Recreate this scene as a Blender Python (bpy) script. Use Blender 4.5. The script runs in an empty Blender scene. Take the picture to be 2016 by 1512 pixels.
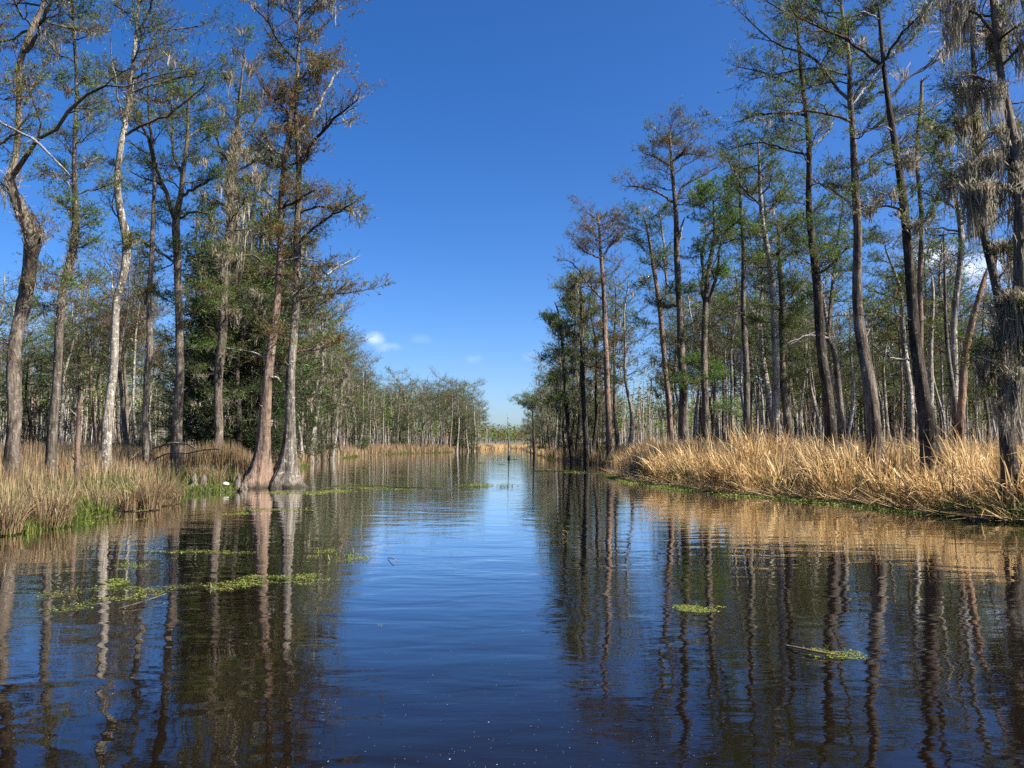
import bpy, math
import numpy as np

# ------------------------------------------------------------------ camera, sky, sun, exposure
scene = bpy.context.scene
COL = scene.collection
R = math.radians
F = 1560.0                      # focal length in pixels of the 2016 wide photograph
CAM_H = 1.7
PITCH = math.atan(118.0 / F)
cam_d = bpy.data.cameras.new('camera')
cam_d.sensor_width = 36.0
cam_d.lens = 36.0 * F / 2016.0
cam_d.clip_end = 3000.0
cam = bpy.data.objects.new('camera', cam_d)
COL.objects.link(cam)
cam.location = (0, 0, CAM_H)
cam.rotation_euler = (R(90) + PITCH, 0, 0)
scene.camera = cam

SUN_AZ, SUN_EL = R(113), R(46)  # azimuth measured clockwise from the view direction (+Y)
world = bpy.data.worlds.new('World')
scene.world = world
world.use_nodes = True
wn, wl = world.node_tree.nodes, world.node_tree.links
wn.clear()
sky = wn.new('ShaderNodeTexSky')
sky.sky_type = 'NISHITA'
sky.sun_disc = False
sky.sun_elevation = SUN_EL
sky.sun_rotation = SUN_AZ
sky.altitude = 0
sky.air_density = 0.7
sky.dust_density = 1.3
sky.ozone_density = 4.0
hsv = wn.new('ShaderNodeHueSaturation')
hsv.inputs['Hue'].default_value = .508
hsv.inputs['Saturation'].default_value = 1.3
wl.new(sky.outputs[0], hsv.inputs['Color'])
# a few small fair-weather clouds low above the horizon: noise masks in direction space
tc = wn.new('ShaderNodeTexCoord')
CLOUDS = [(733, 668, 24, 12, .36), (768, 682, 32, 10, .16), (936, 706, 22, 8, .09), (1046, 700, 16, 12, .12),
          (1838, 500, 60, 26, .62), (1912, 528, 55, 32, .75), (1745, 682, 70, 36, .8), (2080, 600, 110, 40, .7), (1480, 742, 90, 20, .4),
          (-120, 640, 120, 34, .5), (828, 668, 22, 8, .06)]


def pix_dir(px, py):
    u, v = (px - 1008) / F, (756 - py) / F
    d = np.array([u, math.cos(PITCH) - v * math.sin(PITCH), math.sin(PITCH) + v * math.cos(PITCH)])
    return d


noi = wn.new('ShaderNodeTexNoise')
noi.inputs['Scale'].default_value = 34
noi.inputs['Detail'].default_value = 6
noi.inputs['Roughness'].default_value = .6
wl.new(tc.outputs['Generated'], noi.inputs['Vector'])
total = None
for cx, cy, rx, ry, amt in CLOUDS:
    d = pix_dir(cx, cy)
    d = d / np.linalg.norm(d)
    sub = wn.new('ShaderNodeVectorMath'); sub.operation = 'SUBTRACT'
    wl.new(tc.outputs['Generated'], sub.inputs[0]); sub.inputs[1].default_value = d
    mul = wn.new('ShaderNodeVectorMath'); mul.operation = 'MULTIPLY'
    wl.new(sub.outputs[0], mul.inputs[0])
    mul.inputs[1].default_value = (F / rx, F / rx, F / ry)
    ln = wn.new('ShaderNodeVectorMath'); ln.operation = 'LENGTH'
    wl.new(mul.outputs[0], ln.inputs[0])
    a = wn.new('ShaderNodeMath'); a.operation = 'MULTIPLY_ADD'          # noise*1.8 - len
    wl.new(noi.outputs['Fac'], a.inputs[0]); a.inputs[1].default_value = 3.0
    m = wn.new('ShaderNodeMath'); m.operation = 'MULTIPLY'; m.inputs[1].default_value = -1.0
    wl.new(ln.outputs['Value'], m.inputs[0]); wl.new(m.outputs[0], a.inputs[2])
    mr = wn.new('ShaderNodeMapRange'); mr.interpolation_type = 'SMOOTHSTEP'
    wl.new(a.outputs[0], mr.inputs['Value'])
    mr.inputs['From Min'].default_value = 0.15; mr.inputs['From Max'].default_value = 1.9
    mr.inputs['To Max'].default_value = amt
    if total is None:
        total = mr.outputs[0]
    else:
        mx = wn.new('ShaderNodeMath'); mx.operation = 'MAXIMUM'
        wl.new(total, mx.inputs[0]); wl.new(mr.outputs[0], mx.inputs[1]); total = mx.outputs[0]
cmix = wn.new('ShaderNodeMix'); cmix.data_type = 'RGBA'
wl.new(total, cmix.inputs['Factor'])
wl.new(hsv.outputs[0], cmix.inputs['A'])
cmix.inputs['B'].default_value = (8.2, 8.6, 9.4, 1)
bg = wn.new('ShaderNodeBackground')
bg.inputs['Strength'].default_value = 0.085
wl.new(cmix.outputs['Result'], bg.inputs['Color'])
wo = wn.new('ShaderNodeOutputWorld')
wl.new(bg.outputs[0], wo.inputs['Surface'])

sun_d = bpy.data.lights.new('sun', 'SUN')
sun_d.energy = 5.0
sun_d.angle = R(0.5)
sun_d.color = (1.0, .95, .86)
sun = bpy.data.objects.new('sun', sun_d)
COL.objects.link(sun)
sun.rotation_euler = (R(90) - SUN_EL, 0, math.pi - SUN_AZ)

scene.view_settings.view_transform = 'Standard'
scene.view_settings.look = 'None'
scene.view_settings.exposure = 1.3
scene.view_settings.gamma = 1.0
scene.view_settings.use_curve_mapping = False
scene.render.engine = 'CYCLES'
cy = scene.cycles
cy.max_bounces = 5
cy.diffuse_bounces = 2
cy.glossy_bounces = 3
cy.transmission_bounces = 2
cy.transparent_max_bounces = 4
cy.use_denoising = False
cy.caustics_reflective = False
cy.caustics_refractive = False
cy.sample_clamp_indirect = 4.0

rng = np.random.default_rng(11)


# ------------------------------------------------------------------ helpers
def at(px, py, Y):
    d = pix_dir(px, py)
    d = d * (Y / d[1])
    return np.array([d[0], d[1], CAM_H + d[2]])


def on_water(px, py, z=0.0):
    d = pix_dir(px, py)
    s = (z - CAM_H) / d[2]
    return np.array([d[0] * s, d[1] * s, z])


def m_per_px(Y):
    return Y / F


def nrm(v):
    return v / np.maximum(np.linalg.norm(v, axis=-1, keepdims=True), 1e-9)


class Geo:
    """collects quads; build() links them as one mesh object"""
    def __init__(s):
        s.v, s.q, s.m, s.n = [], [], [], 0

    def add(s, v, q, mat=0):
        v = np.asarray(v, np.float32).reshape(-1, 3)
        q = np.asarray(q, np.int32).reshape(-1, 4)
        s.v.append(v); s.q.append(q + s.n); s.n += len(v)
        s.m.append(np.full(len(q), mat, np.int32) if np.isscalar(mat) else np.asarray(mat, np.int32))

    def mesh(s, name, mats, smooth=False, origin=(0, 0, 0)):
        me = bpy.data.meshes.new(name)
        if s.n:
            v = np.concatenate(s.v) - np.asarray(origin, np.float32)
            q = np.concatenate(s.q); mi = np.concatenate(s.m)
            me.vertices.add(len(v)); me.vertices.foreach_set('co', v.astype(np.float32).ravel())
            me.loops.add(len(q) * 4); me.loops.foreach_set('vertex_index', q.ravel().astype(np.int32))
            me.polygons.add(len(q))
            me.polygons.foreach_set('loop_start', np.arange(0, len(q) * 4, 4, dtype=np.int32))
            try:
                me.polygons.foreach_set('loop_total', np.full(len(q), 4, np.int32))
            except Exception:
                pass
            me.polygons.foreach_set('material_index', mi)
            if smooth:
                me.polygons.foreach_set('use_smooth', np.ones(len(q), bool))
        for m in mats:
            me.materials.append(m)
        me.update(calc_edges=True)
        return me


def link(name, data, parent=None, loc=(0, 0, 0)):
    o = bpy.data.objects.new(name, data)
    COL.objects.link(o)
    o.location = loc
    if parent:
        o.parent = parent
    return o


def tag(o, label=None, cat=None, group=None, kind=None):
    if label: o['label'] = label
    if cat: o['category'] = cat
    if group: o['group'] = group
    if kind: o['kind'] = kind
    return o


def copy_tree(o, parent=None):
    c = o.copy()
    COL.objects.link(c)
    c.parent = parent
    for ch in o.children:
        copy_tree(ch, c)
    return c


def frames(P):
    t = np.gradient(P, axis=1)
    t = nrm(t)
    od = np.abs(nrm(P[:, -1] - P[:, 0]))
    ref = np.eye(3)[np.argmin(od, axis=1)][:, None, :]
    n = nrm(ref - (ref * t).sum(-1, keepdims=True) * t)
    b = np.cross(t, n)
    return t, n, b


def tubes(g, P, Rr, k=5, mat=0, shape=None):
    """P (T,M,3) centre lines, Rr (T,M) radii, k sides; shape (T,M,k) radius factors"""
    P = np.asarray(P, float); Rr = np.asarray(Rr, float)
    T, M, _ = P.shape
    t, n, b = frames(P)
    a = np.arange(k) * 2 * np.pi / k
    rr = Rr[:, :, None] * (1 if shape is None else shape)
    V = P[:, :, None, :] + (rr * np.cos(a))[..., None] * n[:, :, None, :] + (rr * np.sin(a))[..., None] * b[:, :, None, :]
    i = np.arange(T)[:, None, None] * M * k
    j = np.arange(M - 1)[None, :, None] * k
    s = np.arange(k)[None, None, :]
    s2 = (s + 1) % k
    Q = np.stack([i + j + s, i + j + s2, i + j + k + s2, i + j + k + s], -1)
    g.add(V, Q, mat)


def strips(g, P, W, side, mat=0):
    """ribbons: P (T,M,3), W (T,M) half widths, side (T,3)"""
    T, M, _ = P.shape
    o = W[..., None] * side[:, None, :]
    V = np.stack([P - o, P + o], 2)
    i = np.arange(T)[:, None] * M * 2
    j = np.arange(M - 1)[None, :] * 2
    Q = np.stack([i + j, i + j + 1, i + j + 3, i + j + 2], -1)
    if not np.isscalar(mat):
        mat = np.repeat(mat, M - 1)
    g.add(V, Q, mat)


def leaves(g, pos, d, L, W, mat=0, tilt=None):
    """rhombic leaf sprays"""
    d = nrm(d)
    r = nrm(rng.normal(size=d.shape))
    s = nrm(np.cross(d, r)) * W[:, None]
    mid = pos + d * (L * .45)[:, None]
    V = np.stack([pos, mid - s, pos + d * L[:, None], mid + s], 1)
    Q = np.arange(len(pos) * 4).reshape(-1, 4)
    g.add(V, Q, mat)


def catmull(pts, n):
    pts = np.asarray(pts, float)
    if len(pts) < 3:
        t = np.linspace(0, 1, n)[:, None]
        return pts[0] * (1 - t) + pts[-1] * t
    p = np.vstack([2 * pts[0] - pts[1], pts, 2 * pts[-1] - pts[-2]])
    seg = np.linalg.norm(np.diff(pts[:, :3], axis=0), axis=1)
    cum = np.concatenate([[0], np.cumsum(seg)])
    s = np.linspace(0, cum[-1], n)
    k = np.clip(np.searchsorted(cum, s, side='right') - 1, 0, len(pts) - 2)
    t = ((s - cum[k]) / np.maximum(seg[k], 1e-9))[:, None]
    a, b, c, d = p[k], p[k + 1], p[k + 2], p[k + 3]
    return .5 * (2 * b + (c - a) * t + (2 * a - 5 * b + 4 * c - d) * t * t + (3 * b - a - 3 * c + d) * t ** 3)


def along(P, t):
    """points of polylines P (T,M,3) at parameters t (T,)"""
    M = P.shape[1]
    x = np.clip(t, 0, .9999) * (M - 1)
    i = x.astype(int); f = (x - i)
    r = np.arange(len(P))
    if P.ndim == 3:
        f = f[:, None]
    return P[r, i] * (1 - f) + P[r, i + 1] * f


def spawn(P, Rr, per, t0, t1, lo, hi, ang, up, M=6, wig=.06, rmin=.004, rk=.55, flat=.75, sag=0., absolute=False):
    """child branches on polylines P; returns (P2, R2)"""
    T = len(P)
    idx = np.repeat(np.arange(T), per)
    n = len(idx)
    t = t0 + (t1 - t0) * ((np.tile(np.arange(per), T) + rng.random(n)) / per)
    base = along(P[idx], t)
    d0 = nrm(along(P[idx], np.minimum(t + .08, .999)) - along(P[idx], np.maximum(t - .08, 0)))
    length = np.linalg.norm(P[:, -1] - P[:, 0], axis=1)[idx]
    L = rng.uniform(lo, hi, n) * (1 if absolute else length * (1.05 - .55 * t))
    horiz = nrm(np.cross(d0, np.array([0, 0, 1.0])) + 1e-6)
    sgn = np.where(rng.random(n) < .5, -1, 1)[:, None]
    rnd = nrm(rng.normal(size=(n, 3)))
    perp = nrm(flat * horiz * sgn + (1 - flat) * rnd)
    a = np.radians(rng.uniform(ang[0], ang[1], n))[:, None]
    d = nrm(d0 * np.cos(a) + perp * np.sin(a) + np.array([0, 0, 1.0]) * rng.uniform(up[0], up[1], n)[:, None])
    s = np.linspace(0, 1, M)
    w = np.cumsum(rng.normal(size=(n, M, 3)) * wig, axis=1)
    w -= w[:, :1]
    P2 = base[:, None] + (d[:, None] * s[None, :, None] + w) * L[:, None, None]
    P2[:, :, 2] -= sag * L[:, None] * s[None] ** 2
    r0 = np.maximum(np.minimum(along(Rr[idx][..., None], t)[:, 0] * rk, L * .03 + .004), rmin)
    R2 = r0[:, None] * (1 - .75 * s[None]) + .0005
    return P2, np.maximum(R2, rmin * .6)


# ------------------------------------------------------------------ materials
def new_mat(name):
    m = bpy.data.materials.new(name)
    m.use_nodes = True
    nt = m.node_tree
    nt.nodes.clear()
    out = nt.nodes.new('ShaderNodeOutputMaterial')
    return m, nt, out


def ramp(nt, fac, stops):
    r = nt.nodes.new('ShaderNodeValToRGB')
    e = r.color_ramp.elements
    while len(e) < len(stops):
        e.new(.5)
    for k, (p, c) in enumerate(stops):
        e[k].position = p
        e[k].color = (*c, 1)
    nt.links.new(fac, r.inputs[0])
    return r.outputs[0]


def noise(nt, vec, scale, detail=4, rough=.6, stretch=None, dist=0.):
    if stretch:
        mp = nt.nodes.new('ShaderNodeMapping')
        mp.inputs['Scale'].default_value = stretch
        nt.links.new(vec, mp.inputs['Vector'])
        vec = mp.outputs[0]
    n = nt.nodes.new('ShaderNodeTexNoise')
    n.inputs['Scale'].default_value = scale
    n.inputs['Detail'].default_value = detail
    n.inputs['Roughness'].default_value = rough
    n.inputs['Distortion'].default_value = dist
    nt.links.new(vec, n.inputs['Vector'])
    return n.outputs['Fac']


def mixc(nt, f, a, b):
    m = nt.nodes.new('ShaderNodeMix'); m.data_type = 'RGBA'
    if isinstance(f, (int, float)): m.inputs['Factor'].default_value = f
    else: nt.links.new(f, m.inputs['Factor'])
    for k, x in (('A', a), ('B', b)):
        if isinstance(x, tuple): m.inputs[k].default_value = (*x, 1)
        else: nt.links.new(x, m.inputs[k])
    return m.outputs['Result']


def mathn(nt, op, a, b=None, c=None):
    m = nt.nodes.new('ShaderNodeMath'); m.operation = op
    for k, x in enumerate((a, b, c)):
        if x is None: continue
        if isinstance(x, (int, float)): m.inputs[k].default_value = x
        else: nt.links.new(x, m.inputs[k])
    return m.outputs[0]


def bark(name, dark, mid, pale, lichen=(.42, .41, .34), lich=.35, patch=None, rough=.9, stain=False):
    m, nt, out = new_mat(name)
    co = nt.nodes.new('ShaderNodeTexCoord').outputs['Object']
    fib = noise(nt, co, 14, 6, .65, (1, 1, .12), .4)
    big = noise(nt, co, 1.6, 6, .7, (1, 1, .4), .6)
    col = ramp(nt, fib, [(.3, dark), (.5, mid), (.72, pale)])
    tone = ramp(nt, big, [(.36, (.24, .22, .20)), (.5, (.78, .76, .73)), (.66, (1.25, 1.22, 1.16))])
    mu = nt.nodes.new('ShaderNodeMix'); mu.data_type = 'RGBA'; mu.blend_type = 'MULTIPLY'
    mu.inputs['Factor'].default_value = 1
    nt.links.new(col, mu.inputs['A']); nt.links.new(tone, mu.inputs['B'])
    col = mu.outputs['Result']
    if patch:
        pf = ramp(nt, noise(nt, co, 2.2, 6, .7, (1, 1, .35), .8), [(.47, (0, 0, 0)), (.55, (1, 1, 1))])
        col = mixc(nt, pf, col, patch)
    lf = ramp(nt, noise(nt, co, 6, 6, .8), [(.60 - .12 * lich, (0, 0, 0)), (.68 - .1 * lich, (min(1, lich * 1.8),) * 3)])
    col = mixc(nt, lf, col, lichen)
    if stain:   # old high-water mark on trunks that stand in the bayou
        sx = nt.nodes.new('ShaderNodeSeparateXYZ')
        nt.links.new(co, sx.inputs[0])
        wob = mathn(nt, 'MULTIPLY_ADD', noise(nt, co, 4, 4), .5, sx.outputs['Z'])
        sf = ramp(nt, wob, [(.40, (.9,) * 3), (.66, (0,) * 3)])
        col = mixc(nt, sf, col, (.035, .028, .02))
    b = nt.nodes.new('ShaderNodeBsdfPrincipled')
    nt.links.new(col, b.inputs['Base Color'])
    b.inputs['Roughness'].default_value = rough
    b.inputs['Specular IOR Level'].default_value = .15
    bp = nt.nodes.new('ShaderNodeBump')
    bp.inputs['Strength'].default_value = 1.0
    bp.inputs['Distance'].default_value = .09
    hh = mathn(nt, 'ADD', fib, mathn(nt, 'MULTIPLY', noise(nt, co, 5, 4, .6, (1, 1, .5)), .8))
    nt.links.new(hh, bp.inputs['Height'])
    nt.links.new(bp.outputs[0], b.inputs['Normal'])
    nt.links.new(b.outputs[0], out.inputs['Surface'])
    return m


def leafy(name, stops, trans=.35, rough=.6, spread=1.5):
    m, nt, out = new_mat(name)
    g = nt.nodes.new('ShaderNodeNewGeometry')
    co = nt.nodes.new('ShaderNodeTexCoord').outputs['Object']
    f = mathn(nt, 'ADD', mathn(nt, 'MULTIPLY', g.outputs['Random Per Island'], .6), mathn(nt, 'MULTIPLY', noise(nt, co, spread, 3), .5))
    col = ramp(nt, f, stops)
    b = nt.nodes.new('ShaderNodeBsdfPrincipled')
    nt.links.new(col, b.inputs['Base Color'])
    b.inputs['Roughness'].default_value = rough
    b.inputs['Specular IOR Level'].default_value = .2
    t = nt.nodes.new('ShaderNodeBsdfTranslucent')
    nt.links.new(col, t.inputs['Color'])
    mx = nt.nodes.new('ShaderNodeMixShader')
    mx.inputs[0].default_value = trans
    nt.links.new(b.outputs[0], mx.inputs[1]); nt.links.new(t.outputs[0], mx.inputs[2])
    nt.links.new(mx.outputs[0], out.inputs['Surface'])
    return m


M = {}
M['grey'] = bark('grey_bark', (.045, .037, .03), (.155, .13, .106), (.32, .28, .23))
M['pale'] = bark('pale_bark', (.11, .093, .075), (.31, .272, .228), (.48, .44, .38), (.62, .60, .52), .6)
M['red'] = bark('peeling_bark', (.06, .038, .028), (.19, .135, .104), (.34, .262, .21), lich=.25, patch=(.27, .18, .13), stain=True)
M['orange'] = bark('orange_peeling_bark', (.10, .06, .04), (.25, .18, .13), (.42, .34, .28), lich=.3, patch=(.33, .185, .105))
M['dark'] = bark('dark_bark', (.022, .017, .014), (.07, .056, .045), (.17, .145, .122), lich=.25)
M['foot'] = bark('flared_foot_bark', (.06, .05, .042), (.20, .172, .146), (.37, .33, .285), (.5, .48, .41), .45, stain=True)
M['brown'] = bark('brown_bark', (.055, .043, .034), (.17, .138, .11), (.33, .28, .23), lich=.3)
M['bleach'] = bark('bleached_wood', (.22, .20, .18), (.40, .38, .35), (.58, .56, .53), lich=.0)
M['twig'] = bark('twig_bark', (.045, .036, .03), (.115, .094, .077), (.23, .20, .17), lich=.25)
M['green'] = leafy('green_cypress_leaf', [(.15, (.024, .062, .010)), (.5, (.070, .150, .020)), (.85, (.16, .26, .038))])
M['fresh'] = leafy('fresh_green_leaf', [(.15, (.045, .10, .014)), (.5, (.09, .18, .025)), (.85, (.17, .27, .045))])
M['olive'] = leafy('olive_leaf', [(.15, (.035, .058, .011)), (.5, (.090, .134, .025)), (.85, (.185, .225, .048))])
M['rust'] = leafy('rusty_tassel', [(.15, (.05, .021, .011)), (.5, (.14, .060, .024)), (.85, (.27, .13, .05))], .3)
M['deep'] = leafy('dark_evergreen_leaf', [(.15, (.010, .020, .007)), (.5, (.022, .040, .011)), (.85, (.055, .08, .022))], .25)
M['moss'] = leafy('spanish_moss', [(.15, (.20, .175, .13)), (.5, (.34, .30, .225)), (.85, (.52, .46, .35))], .5, .9, 2.)
M['straw'] = leafy('dry_cattail_blade', [(.12, (.20, .125, .055)), (.4, (.46, .295, .125)), (.62, (.64, .445, .21)), (.9, (.78, .60, .335))], .3, .6, .8)
M['reedgreen'] = leafy('green_cattail_blade', [(.15, (.035, .055, .012)), (.5, (.085, .115, .025)), (.85, (.19, .20, .055))], .3, .5)
M['brownreed'] = leafy('brown_marsh_grass', [(.12, (.085, .055, .03)), (.4, (.20, .13, .07)), (.65, (.33, .235, .125)), (.9, (.50, .39, .23))], .3, .8, .5)
M['grass'] = leafy('short_green_grass', [(.15, (.04, .062, .012)), (.5, (.10, .135, .025)), (.85, (.22, .24, .06))], .35, .5)
M['weed'] = leafy('duckweed_leaf', [(.15, (.06, .085, .014)), (.5, (.14, .175, .03)), (.85, (.27, .30, .075))], .2, .5, 3.)
M['litter'] = leafy('dead_leaf', [(.2, (.10, .06, .03)), (.8, (.34, .20, .10))], .2, .8)


def make_ground_mat():
    m, nt, out = new_mat('swamp_soil')
    co = nt.nodes.new('ShaderNodeTexCoord').outputs['Object']
    a = ramp(nt, noise(nt, co, 1.1, 8, .7), [(.35, (.022, .016, .011)), (.5, (.06, .042, .026)), (.68, (.13, .092, .055))])
    gf = ramp(nt, noise(nt, co, .35, 5, .6), [(.5, (0, 0, 0)), (.62, (.7, .7, .7))])
    col = mixc(nt, gf, a, (.05, .075, .018))
    b = nt.nodes.new('ShaderNodeBsdfPrincipled')
    nt.links.new(col, b.inputs['Base Color'])
    b.inputs['Roughness'].default_value = .85
    bp = nt.nodes.new('ShaderNodeBump'); bp.inputs['Strength'].default_value = .8; bp.inputs['Distance'].default_value = .08
    nt.links.new(noise(nt, co, 6, 8, .7), bp.inputs['Height'])
    nt.links.new(bp.outputs[0], b.inputs['Normal'])
    nt.links.new(b.outputs[0], out.inputs['Surface'])
    return m


def make_water_mat():
    m, nt, out = new_mat('swamp_water')
    co = nt.nodes.new('ShaderNodeTexCoord').outputs['Object']
    b = nt.nodes.new('ShaderNodeBsdfDiffuse')
    b.inputs['Color'].default_value = (.0055, .0034, .0018, 1)
    gl = nt.nodes.new('ShaderNodeBsdfGlossy')
    gl.inputs['Roughness'].default_value = .012
    gl.inputs['Color'].default_value = (.98, .98, .98, 1)
    fr = nt.nodes.new('ShaderNodeFresnel')
    fr.inputs['IOR'].default_value = 1.333
    # ripples in metres: long lazy swell, wind ripples in patches, fine shimmer
    swell = mathn(nt, 'MULTIPLY', noise(nt, co, 1.0, 2, .5, (.75, 1.5, 1), .5), .0105)
    patch = ramp(nt, noise(nt, co, .16, 3, .55, (.7, 1, 1)), [(.40, (.10,) * 3), (.62, (1,) * 3)])
    rip = mathn(nt, 'MULTIPLY', mathn(nt, 'MULTIPLY', noise(nt, co, 1.0, 3, .55, (2.1, 6.0, 1), .3), .0036), patch)
    fine = mathn(nt, 'MULTIPLY', mathn(nt, 'MULTIPLY', noise(nt, co, 1.0, 2, .5, (7, 17, 1)), .0009), patch)
    h = mathn(nt, 'ADD', mathn(nt, 'ADD', swell, rip), fine)
    bp = nt.nodes.new('ShaderNodeBump')
    bp.inputs['Strength'].default_value = 1.0
    bp.inputs['Distance'].default_value = 1.0
    nt.links.new(h, bp.inputs['Height'])
    for nd in (b, gl, fr):
        nt.links.new(bp.outputs[0], nd.inputs['Normal'])
    mr = nt.nodes.new('ShaderNodeMapRange')
    nt.links.new(fr.outputs[0], mr.inputs['Value'])
    mr.inputs['From Min'].default_value = .06; mr.inputs['From Max'].default_value = .55
    mr.inputs['To Min'].default_value = .02; mr.inputs['To Max'].default_value = 1.0
    mx = nt.nodes.new('ShaderNodeMixShader')
    nt.links.new(mr.outputs[0], mx.inputs[0])
    nt.links.new(b.outputs[0], mx.inputs[1]); nt.links.new(gl.outputs[0], mx.inputs[2])
    nt.links.new(mx.outputs[0], out.inputs['Surface'])
    return m


# ------------------------------------------------------------------ setting: ground and water
LEFT = [(-14.0, -60), (-11.5, -10), (-10.3, 5), (-9.7, 12.6), (-9.5, 14.7), (-9.1, 16.2), (-9.7, 18.4), (-9.8, 20.0), (-9.7, 21.8), (-10.6, 23.4), (-12.1, 26.4),
        (-11.0, 27.2), (-9.9, 28.4), (-10.1, 30.6), (-10.9, 34), (-13, 41), (-15, 57), (-17.5, 70), (-19.5, 85), (-21, 112), (-18.6, 140), (-13.5, 150),
        (-10.5, 180), (-8, 225), (-4.5, 262), (0, 285)]
RIGHT = [(16, -60), (13, -10), (12, 5), (11.3, 13.5), (11.0, 17), (10.3, 19), (9.9, 21.5), (9.3, 23.7), (7.2, 28), (6.0, 35), (5.6, 42), (6.3, 47),
         (7.2, 63), (5.0, 80), (4.0, 90), (3.9, 118), (3.6, 150), (3.4, 210), (3.0, 255), (0, 285)]
LEFT_A, RIGHT_A = np.array(LEFT, float), np.array(RIGHT, float)


def bank_l(y):
    return np.interp(y, LEFT_A[:, 1], LEFT_A[:, 0])


def bank_r(y):
    return np.interp(y, RIGHT_A[:, 1], RIGHT_A[:, 0])


def vnoise(x, y, s, seed=0):
    """cheap smooth noise from sines"""
    r = np.random.default_rng(seed)
    o = np.zeros_like(x, float)
    for k in range(5):
        a = r.uniform(0, 6.28); f = s * r.uniform(.6, 1.7); p = r.uniform(0, 6.28, 2)
        o += np.sin((x * np.cos(a) + y * np.sin(a)) * f + p[0]) * np.sin((-x * np.sin(a) + y * np.cos(a)) * f * .8 + p[1])
    return o / 2.5


def bank_dist(x, y):
    """signed distance (roughly) from the channel edge, positive on land"""
    return np.maximum(bank_l(y) - x, x - bank_r(y)) if np.ndim(x) else max(bank_l(y) - x, x - bank_r(y))


def ground_z(x, y):
    x = np.asarray(x, float); y = np.asarray(y, float)
    d = np.maximum(bank_l(y) - x, x - bank_r(y)) + .25 * vnoise(x, y, 1.7, 3)
    d = np.where(y > 285, 5, d)
    z = np.where(d > 0, .10 * (1 - np.exp(-d / .35)) + .10 * (1 - np.exp(-d / 4)), np.maximum(d * .5, -.9))
    return z + np.where(d > .3, .05 * vnoise(x, y, .9, 5), 0)


def axis(lo, hi, near, step, grow):
    out = [0.]
    v, s = 0., step
    while v < hi:
        if v > near: s *= grow
        v += s; out.append(v)
    neg = []
    v, s = 0., step
    while v > lo:
        if -v > near: s *= grow
        v -= s; neg.append(v)
    return np.array(neg[::-1] + out)


gx = axis(-1500, 1500, 24, .35, 1.09)
gy = axis(-300, 2200, 48, .4, 1.07)
X, Y = np.meshgrid(gx, gy)
Z = ground_z(X, Y)
g = Geo()
nx, ny = len(gx), len(gy)
ii = (np.arange(ny - 1)[:, None] * nx + np.arange(nx - 1)[None]).ravel()
g.add(np.stack([X, Y, Z], -1), np.stack([ii, ii + 1, ii + nx + 1, ii + nx], -1))
ground = link('ground', g.mesh('ground', [make_ground_mat()], True))
tag(ground, 'low muddy swamp ground of the two banks', kind='structure')
g = Geo()
g.add([(-60, -80, 0), (40, -80, 0), (40, 440, 0), (-60, 440, 0)], [(0, 1, 2, 3)])
water = link('water', g.mesh('water', [make_water_mat()]))
tag(water, 'still dark bayou water reflecting the trees and sky', kind='structure')


# ------------------------------------------------------------------ trees
def trunk_geo(g, P, rad, k=14, flute=.0, fl_h=1.6, seed=0, nodes=.05):
    """one trunk from base to tip with lumps and a fluted foot"""
    r = np.random.default_rng(seed)
    Mn = len(P)
    a = np.arange(k) * 2 * np.pi / k
    z = P[:, 2] - P[0, 2]
    sh = np.ones((Mn, k))
    for q in range(4):
        f, p0, p1 = r.integers(1, 4), r.uniform(0, 6.28), r.uniform(.5, 2.2)
        sh += nodes * .7 * np.sin(a[None] * f + p0 + z[:, None] * p1 * (1 if q % 2 else -1)) * r.uniform(.3, 1)
    sh *= 1 + nodes * r.normal(size=(Mn, k)) * .35
    if flute:
        w = np.exp(-z / fl_h)[:, None]
        nf = r.integers(5, 8)
        p_ = a[None] * nf * .5 + r.uniform(0, 6) + .35 * np.sin(a * 2 + 1)[None] + .12 * np.sin(z * 2.)[:, None]
        sh += flute * w * (1.1 - 2.2 * np.abs(np.sin(p_)) ** .7 + .45 * np.cos(a[None] * (nf + 4) + 1 + z[:, None] * .4))
    tubes(g, P[None], np.asarray(rad)[None], k, 0, sh[None])


def moss_geo(g, P, n, strands, lo, hi, mat=0, w=.012, spread=.16, t0=.1, t1=1.):
    """clumps of hanging strands below the polylines P"""
    if n <= 0 or len(P) == 0: return
    i = rng.integers(0, len(P), n)
    t = rng.uniform(t0, t1, n)
    c = along(P[i], t)
    L = rng.uniform(lo, hi, n) * rng.uniform(.5, 1, n)
    ns = rng.integers(max(2, strands // 2), strands + 1, n)
    ci = np.repeat(np.arange(n), ns)
    Tn = len(ci)
    off = rng.normal(size=(Tn, 3)) * spread * np.array([1, 1, .35])
    LL = L[ci] * np.exp(-(off[:, :2] ** 2).sum(1) / (2 * spread ** 2)) * rng.uniform(.45, 1.05, Tn) + .06
    s = np.linspace(0, 1, 5)
    wv = np.cumsum(rng.normal(size=(Tn, 5, 3)) * np.array([.035, .035, 0]), axis=1) * LL[:, None, None] ** .5
    Pm = c[ci][:, None] + off[:, None] * (1 - .55 * s[None, :, None]) + wv
    Pm[:, :, 2] -= LL[:, None] * s[None]
    W = w * rng.uniform(.6, 1.6, Tn)[:, None] * np.array([.7, 1.25, 1.0, .7, .12])[None]
    an = rng.uniform(0, np.pi, Tn)
    strips(g, Pm, W, np.stack([np.cos(an), np.sin(an), 0 * an], 1), mat)


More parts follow.
